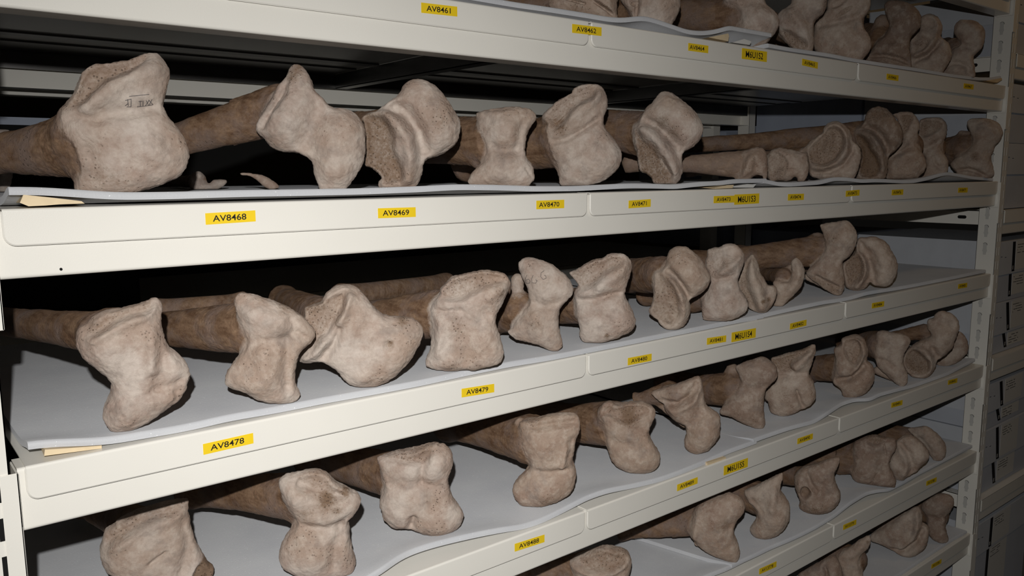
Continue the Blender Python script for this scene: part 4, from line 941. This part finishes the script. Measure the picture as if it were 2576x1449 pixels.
bone(5, 'M', '590,420 620,400 700,385 760,370 850,345 930,330 1050,322 1140,325 1180,350 1195,410 1190,480 1160,550 1140,620 1130,700 1115,770 1140,840 1155,920 1140,1000 1135,1050 1100,1110 1020,1170 900,1220 760,1244 620,1240 570,1210 530,1140 522,1060 560,1000 610,940 670,890 705,850 690,780 640,690 610,580 600,490',
    'grey brown boot shaped bone end, right above label AV8488', '700,1244', f='p 28 -8 .3: 690,390 930,325 1150,325 1190,370 1080,410 900,430 730,445; g 40 -6: 700,850 900,870 1060,850; r 36 6: 1060,640 1010,800; g 40 -6: 1120,560 1090,700; r 130 5: 820,1080; r 110 4: 820,600; s 120 .35: 850,1150',
    lobes='650,730 68 30 640,780; 580,450 28 20 590,490', sh='720,640 250 250,480 185 .18', tint='e', t=.74)
bone(5, 'M', '1390,330 1400,270 1440,220 1500,200 1560,225 1680,205 1780,200 1850,215 1920,250 1950,290 1940,370 1900,460 1890,540 1930,620 1980,690 2003,760 1990,830 1930,890 1830,914 1720,905 1620,870 1540,820 1500,760 1480,680 1470,560 1440,430',
    'tan boot shaped bone end with broken dark rim on top, left of label AV8489', '1800,914', f='p 26 -12 .35: 1430,290 1480,210 1560,225 1780,200 1900,240 1880,290 1780,330 1680,375 1580,360 1500,310; s 100 .95: 1680,325; g 60 -5: 1780,450 1860,600; g 50 -4: 1480,560 1700,600; r 140 4: 1780,760; p 20 5: 1390,330 1440,310 1470,360 1430,400',
    sh='1520,470 235 1180,420 190 .14', tint='e', t=.74)
bone(5, 'N', '190,640 300,600 450,550 620,490 770,430 810,460 840,540 850,640 850,720 880,800 950,850 1030,900 1060,980 1060,1080 1040,1180 980,1280 900,1360 800,1395 710,1390 640,1350 605,1290 605,1220 635,1140 625,1050 600,1020 500,980 420,910 360,830 340,760 280,730',
    'pinkish curled bone end with bulbous foot, above label M6U1S5', '760,1395', f='r 48 6: 370,810 560,800 720,700 820,560; g 48 -11: 330,740 530,745 680,650 770,510; g 75 -7: 870,720 800,860 720,990 640,1060; r 180 5: 860,1130; r 60 4: 480,880; s 90 .4: 420,640; s 70 .5: 650,640',
    lobes='300,860 42 34 600,1110', sh='420,690 150 100,710 85 .12', length=.01, tint='e', t=.8)
bone(5, 'N', '1255,300 1350,265 1470,225 1570,195 1640,215 1720,270 1760,330 1770,400 1760,460 1700,520 1640,580 1620,660 1605,760 1610,880 1620,980 1615,1050 1580,1088 1490,1075 1380,1030 1280,980 1180,935 1080,915 1050,880 1060,840 1130,770 1200,690 1270,600 1310,500 1300,420 1270,360',
    'brown axe shaped bone end with pointed foot, left above label AV8490', '1560,1088', f='g 60 -5: 1300,560 1450,560 1640,560; r 90 4: 1500,360; r 110 4: 1380,820; g 20 -4: 1060,900 1300,995 1520,1080; s 60 .5: 1480,980',
    lobes='1180,500 88 36 1200,400; 1020,720 60 36 1000,770', sh='1230,640 220 880,600 185 .16', tint='c', t=.72)
bone(5, 'N', '1690,215 1800,170 1950,130 2100,90 2230,30 2255,70 2255,130 2230,200 2200,280 2170,350 2170,420 2210,480 2245,560 2255,640 2240,720 2190,790 2120,828 2060,850 1980,895 1880,922 1780,915 1710,890 1670,830 1660,750 1620,700 1630,600 1690,530 1750,470 1765,400 1750,320',
    'warm tan bone end with pale facet at top right, above label AV8490', '1850,922', f='p 32 -13 .6: 1680,225 1950,125 2180,50 2120,120 2000,200 1950,270 1980,340 1800,340 1740,300; r 50 7: 1980,310 2110,190 2220,90; g 44 -6: 1760,420 1980,370 2170,370; g 26 -7: 2020,580 2060,720 2120,830; r 130 4: 1850,720; s 120 .4: 1880,640',
    sh='1740,560 180 1600,620 170 .12', tint='b', t=.76)
bone(5, 'O', '525,490 600,465 680,435 740,427 800,450 860,500 900,580 925,660 915,750 900,820 960,870 1005,940 1020,1030 1000,1130 960,1200 900,1280 840,1330 720,1377 600,1370 535,1340 520,1250 450,1190 400,1150 400,1000 430,880 430,760 410,650 480,600 525,560',
    'two lobed bone end with ear like rim and dark shaft, above label AV8491', '680,1377', f='r 42 8: 640,450 780,470 860,560 890,690 800,860 680,980; p 36 -11 .35: 560,520 720,480 810,580 810,720 720,850 600,720; g 48 -14: 920,780 800,940 640,1060 470,1090; r 150 4: 820,1140; s 90 .4: 660,620',
    sh='470,960 215 120,940 185 .14', length=.01, tint='e', t=.82)
bone(5, 'O', '1060,390 1150,370 1250,385 1350,410 1450,430 1530,460 1555,510 1545,580 1500,660 1450,750 1440,830 1470,920 1500,1000 1515,1080 1500,1150 1440,1215 1360,1180 1270,1100 1180,1020 1100,950 1050,880 1040,800 1030,700 1050,600 1070,500',
    'pale flattened bone end with tapering foot, right of label AV8491', '1430,1218', f='g 100 -6: 1200,590; g 36 -5: 1040,780 1200,800 1310,900; r 80 4: 1300,1000; r 70 4: 1450,520; s 60 .4: 1150,600',
    lobes='1060,1010 62 30 1380,1180', sh='1120,620 220 880,560 190 .14', tint='b', t=.7)
bone(5, 'O', '1920,180 1940,120 2000,85 2080,85 2170,110 2240,170 2285,250 2290,340 2260,420 2220,520 2200,600 2140,680 2050,760 1960,820 1940,900 1890,1000 1830,1060 1720,1087 1620,1070 1520,1000 1490,960 1440,840 1460,740 1510,660 1570,600 1650,545 1760,500 1850,470 1870,420 1830,350 1810,280 1830,210 1880,190',
    'tall knobbed bone end with dark hollow lower lobe, above label AV8492', '1720,1087', f='p 36 -11 .65: 1480,720 1600,640 1740,720 1840,830 1830,960 1700,1010 1560,970 1480,850; r 40 6: 1640,590 1800,660 1880,800 1870,950; g 50 -9: 1880,620 1940,720 1970,830; g 70 -6: 2170,260; g 40 -4: 1900,200 2050,240; r 120 4: 2030,480',
    sh='1780,420 120 1400,445 80 .16', tint='b', t=.8)
bone(5, 'O', '2290,385 2360,430 2415,520 2430,610 2410,700 2350,770 2270,840 2170,890 2060,902 1960,880 1945,850 2000,760 2060,640 2140,560 2200,480 2240,420',
    'smooth rounded bone knob farthest right, above label AV8492', '2120,902', f='g 80 -4: 2200,640; r 80 3: 2330,580', sh='none', tint='b', t=.75)
# ------------------------------------------------------------------ fifth level (labels AV13778 to AV13780)
bone(6, 'P', '560,1260 640,1210 760,1160 880,1110 1030,1075 1130,1100 1220,1110 1290,1150 1325,1210 1335,1290 1320,1380 1300,1460 1310,1600 1280,1760 1000,1800 760,1760 700,1620 640,1450 590,1340',
    'bone end with mottled hollow top cut by the lower edge, under label AV8488', '1000,1800', f='p 30 -9 .5: 680,1200 880,1110 1030,1080 1230,1115 1290,1180 1120,1290 900,1310 740,1270; r 40 5: 600,1280 800,1330 1100,1310 1290,1220; g 80 -4: 1000,1480', sh='820,1400 200 420,1390 150 .14', tint='b', t=.75)
bone(6, 'Q', '230,640 300,560 420,500 560,450 680,415 780,440 840,490 865,560 850,640 800,720 750,800 725,880 745,960 780,1040 805,1130 800,1200 760,1267 700,1265 600,1220 480,1180 350,1110 250,1020 180,930 165,850 200,760 215,690',
    'triangular mottled bone end with small round hole, above label AV13778', '740,1268', f='g 32 -9: 235,965; r 44 6: 260,640 230,790 250,950; g 95 -5: 700,800; r 110 4: 480,700; g 22 -4: 450,1190 700,1250; s 34 1: 235,965; s 100 .4: 620,760',
    lobes='260,1070 42 14 620,1240', sh='330,800 210 20,800 150 .14', dz=.0085, tint='e', t=.72)
bone(6, 'Q', '865,380 1000,320 1150,240 1290,170 1345,150 1340,230 1310,320 1320,400 1380,470 1425,540 1430,640 1420,740 1380,830 1300,910 1200,960 1080,972 990,945 945,890 945,830 1000,750 1030,680 1025,610 980,560 920,500 880,440',
    'smooth tan bone end curving down to a rounded foot, between labels AV13778 and M6U1S5', '1080,972', f='r 52 6: 1260,330 1200,540; g 95 -6: 1090,520; r 160 5: 1240,700; g 40 -4: 960,470 1060,600; g 20 -4: 1010,690 960,860',
    lobes='930,560 44 34 990,690; 840,440 40 40', dz=.0085, tint='b', t=.76)
bone(6, 'Q', '1495,190 1580,100 1690,60 1850,10 1990,-40 2060,-40 2050,30 2010,120 1995,220 2020,310 2060,390 2060,480 2020,560 1940,620 1830,657 1720,655 1610,625 1550,580 1560,500 1540,440 1510,340 1490,260',
    'dark brown bone end with round socket at its left, left above label AV13779', '1780,658', f='p 20 -13 .6: 1570,330 1630,290 1690,350 1640,420 1580,420; g 30 -7: 1640,90 1690,230 1770,340; g 65 -6: 1830,270 1910,400; r 120 4: 1780,560; r 40 4: 1530,200 1560,330; s 120 .5: 1740,600',
    sh='1640,250 130 1380,190 110 .14', dz=.0085, tint='c', t=.8)
bone(6, 'R', '530,380 600,330 720,290 850,265 950,290 1060,310 1150,330 1165,400 1150,480 1100,560 1065,650 1070,740 1110,830 1150,920 1165,990 1140,1060 1060,1092 950,1080 850,1050 740,1040 640,1000 560,950 510,890 490,800 510,720 520,600 525,480',
    'dark cracked bone end with split foot, right above label AV13779', '1040,1094', f='p 28 -9 .5: 710,300 850,255 1000,300 900,390 790,370; g 12 -4: 985,370 1010,540; g 85 -7: 960,560 980,760; g 12 -4: 880,800 770,990; r 120 4: 700,760; r 100 3: 1060,990',
    sh='650,640 250 300,640 215 .12', dz=.0085, tint='c', t=.76)
bone(6, 'R', '1170,360 1230,310 1320,280 1420,290 1530,360 1620,460 1660,550 1640,640 1560,720 1480,800 1390,845 1330,890 1260,950 1200,967 1160,920 1110,830 1065,730 1060,650 1100,560 1150,480',
    'pale grey shell shaped bone end, left of label AV13780', '1230,967', f='g 46 -9: 1230,360 1350,500 1400,650 1390,830; g 60 -3: 1200,640; r 44 4: 1190,430 1310,560 1340,720 1260,880; r 120 4: 1520,560; s 60 .4: 1180,800', dz=.0085, tint='b', t=.8)
bone(6, 'R', '1340,170 1450,150 1570,133 1650,150 1720,200 1800,270 1850,330 1900,400 1920,500 1900,580 1850,640 1760,660 1700,600 1660,520 1600,420 1500,330 1400,240',
    'smooth grey bone knob farthest right above label AV13780', '1820,662', f='g 44 -7: 1360,190 1550,330 1650,460; r 110 4: 1760,380', dz=.0085, tint='b', t=.8)
# ------------------------------------------------------------------ lowest level in view
bone(7, 'S', '930,1170 1000,1090 1200,960 1390,840 1440,870 1440,950 1400,1020 1330,1080 1270,1160 1250,1250 1280,1350 1320,1450 1320,1600 1180,1720 1020,1640 1010,1400 970,1260',
    'tan waisted bone end under label AV13779, cut by the lower picture edge', '1180,1720', f='g 60 -5: 1040,1200 1240,1180; r 100 4: 1250,1000; g 50 -4: 1200,1250 1180,1440; s 30 .8: 1390,920', tint='b', t=.75)
bone(7, 'S', '350,1430 500,1340 680,1240 800,1170 880,1145 950,1200 990,1300 1010,1440 980,1620 800,1740 550,1720 400,1600',
    'rounded grey brown bone end right of label AV13778, cut by the lower edge', '760,1740', sh='none', f='g 32 -10: 740,1240 780,1350 790,1500; r 80 4: 900,1340', tint='c', t=.75)
bone(7, 'S', '1440,840 1560,750 1700,650 1900,530 2130,400 2190,440 2220,560 2210,650 2280,690 2320,770 2310,880 2260,1000 2180,1090 2060,1152 1920,1142 1800,1060 1700,1010 1560,950 1460,920',
    'oval rimmed bone end with lower lobe on the lowest level in view', '2050,1154', f='g 42 -13: 2260,640 2120,880 1960,1010 1740,1030; r 46 7: 2140,440 2180,600 2090,830 1900,970; g 60 -6: 2040,560 2060,700; r 150 4: 1850,760', tint='b', t=.78)
bone(7, 'W', '1850,870 1950,830 2030,850 2045,900 2020,960 1985,1000 1980,1080 2000,1140 2000,1185 1950,1197 1880,1165 1850,1100 1850,1000 1800,930',
    'small waisted bone end at the right end of the lowest level, by the post', '1955,1197', f='g 36 -6: 1850,1010 1980,1000; r 60 4: 1940,900', tint='c', t=.76)
# ------------------------------------------------------------------ top level in view (labels AV8461 to AV8467)
bone(2, 'T', '730,-150 1100,-330 1450,-300 1530,-120 1520,0 1510,120 1510,310 1400,330 1000,260 600,170 480,60 560,-60',
    'cracked grey brown bone with pale wedge, cut by the top edge above label AV8462', '1250,330', .055, 'g 16 -7: 720,0 900,60 1020,90; g 20 -9: 1080,0 1280,130 1440,240; p 22 7: 1080,0 1510,-100 1500,220 1440,230 1280,120; s 150 .5: 900,180', sh='700,60 190 100,80 150 .12', tint='b', t=.72)
bone(2, 'T', '1560,-200 1800,-300 2100,-330 2350,-220 2450,-60 2455,60 2430,180 2360,290 2260,375 2100,380 1950,360 1780,330 1700,220 1640,110 1570,10',
    'pale rounded bone end over the foam hump right of label AV8462', '2150,380', .05, 'g 32 -10: 1810,-50 1830,80 1790,280; r 190 5: 2200,60; g 50 -8: 1740,60; p 14 -6 .3: 1720,90 1760,50 1830,50 1800,130', tint='a', t=.76)
bone(2, 'U', '660,0 720,50 800,90 860,160 865,240 840,330 800,430 740,490 760,560 950,590 1100,585 1180,545 1270,450 1320,360 1340,270 1310,180 1240,100 1180,30 1150,-60 1150,-200 900,-260 700,-180 640,-80',
    'pale ball footed bone end with hooked spur, directly over label M6U1S2', '1000,590', .05, 'r 170 5: 1080,320; g 60 -5: 880,60 980,30 1150,60; s 70 .3: 900,420',
    lobes='690,130 62 34 700,230; 790,110 50 30', sh='830,190 235 150,190 200 .14', tint='a', t=.76)
bone(2, 'U', '1340,170 1420,110 1500,60 1520,-50 1560,-200 1800,-260 1930,-150 1950,0 1940,80 1890,170 1810,250 1790,280 1770,400 1780,500 1760,610 1690,625 1580,600 1450,560 1340,390 1330,280',
    'pale bone end with tapering spur, above label AV8465', '1660,625', .075, 'r 62 6: 1480,170 1600,330 1720,520; p 30 -10 .5: 1330,390 1450,410 1580,490 1700,580 1600,640 1430,600 1320,480; g 60 -6: 1440,20; g 70 -6: 1700,160 1780,300', tint='a', t=.76, sh='1480,330 190 1300,330 150 .08', length=.01)
bone(2, 'U', '1960,60 1990,-60 2100,-200 2350,-240 2480,-150 2490,0 2480,100 2440,180 2400,260 2420,360 2480,470 2500,570 2480,660 2420,720 2330,770 2200,770 2000,730 1850,690 1780,560 1790,400 1810,290 1880,200 1950,130',
    'large tan bone end at the tray joint left of label AV8466', '2250,770', .055, 'g 44 -7: 1860,340 2100,300 2300,240 2440,170; p 24 -6 .1: 1950,110 2100,20 2200,30 2060,120; g 85 -6: 2350,400; r 130 5: 2120,520; p 20 -4 .5: 2060,240 2160,150 2260,110 2200,180', tint='b', t=.76)
bone(2, 'V', '475,150 475,70 520,25 600,10 720,15 850,60 950,130 1010,220 1020,320 1000,420 930,500 870,560 850,640 850,760 870,850 875,960 870,1060 700,1045 500,1010 250,930 180,890 250,800 300,720 360,640 480,540 540,440 550,360 510,250',
    'dark brown bone end leaning over label AV8466', '620,1050', .055, 'g 28 -8: 270,860 480,850 700,900 850,960; r 150 5: 780,260; g 70 -5: 600,640; r 100 4: 600,760',
    lobes='430,300 112 34 330,620', sh='420,560 190 220,500 150 .12', tint='d', t=.76)
bone(2, 'V', '1020,270 1080,230 1150,215 1240,235 1300,290 1340,380 1335,470 1310,560 1390,610 1450,680 1475,780 1470,880 1430,960 1380,1040 1310,1110 1100,1090 880,1060 870,900 850,760 850,620 930,510 1010,420',
    'two lobed bone end with rimmed oval face, right of label AV8466', '1150,1090', .06, sh='none', f='g 44 -13: 1330,570 1240,720 1110,850 900,930; r 42 6: 1180,240 1290,380 1260,600 1100,790 920,870; g 90 -8: 1140,380; p 30 -5 .3: 900,600 1040,560 1150,640 1060,780 920,820', tint='b', t=.8)
bone(2, 'V', '1530,420 1550,360 1610,310 1700,303 1820,310 1910,360 1970,430 1985,520 1970,640 1940,720 1880,790 1820,840 1810,920 1830,1000 1835,1100 1815,1190 1650,1180 1330,1130 1400,1030 1450,940 1480,850 1490,760 1600,700 1620,650 1570,570 1520,490',
    'round headed grey bone end nearest the post, above label AV8467', '1650,1190', .030, 'g 42 -8: 1430,970 1600,960 1720,1020 1740,1130; g 50 -6: 1590,690 1800,730; r 160 5: 1780,480; s 60 .3: 1660,1040',
    lobes='1500,650 88 32 1440,690', sh='1560,720 150 1400,680 110 .12', tint='b', t=.8)
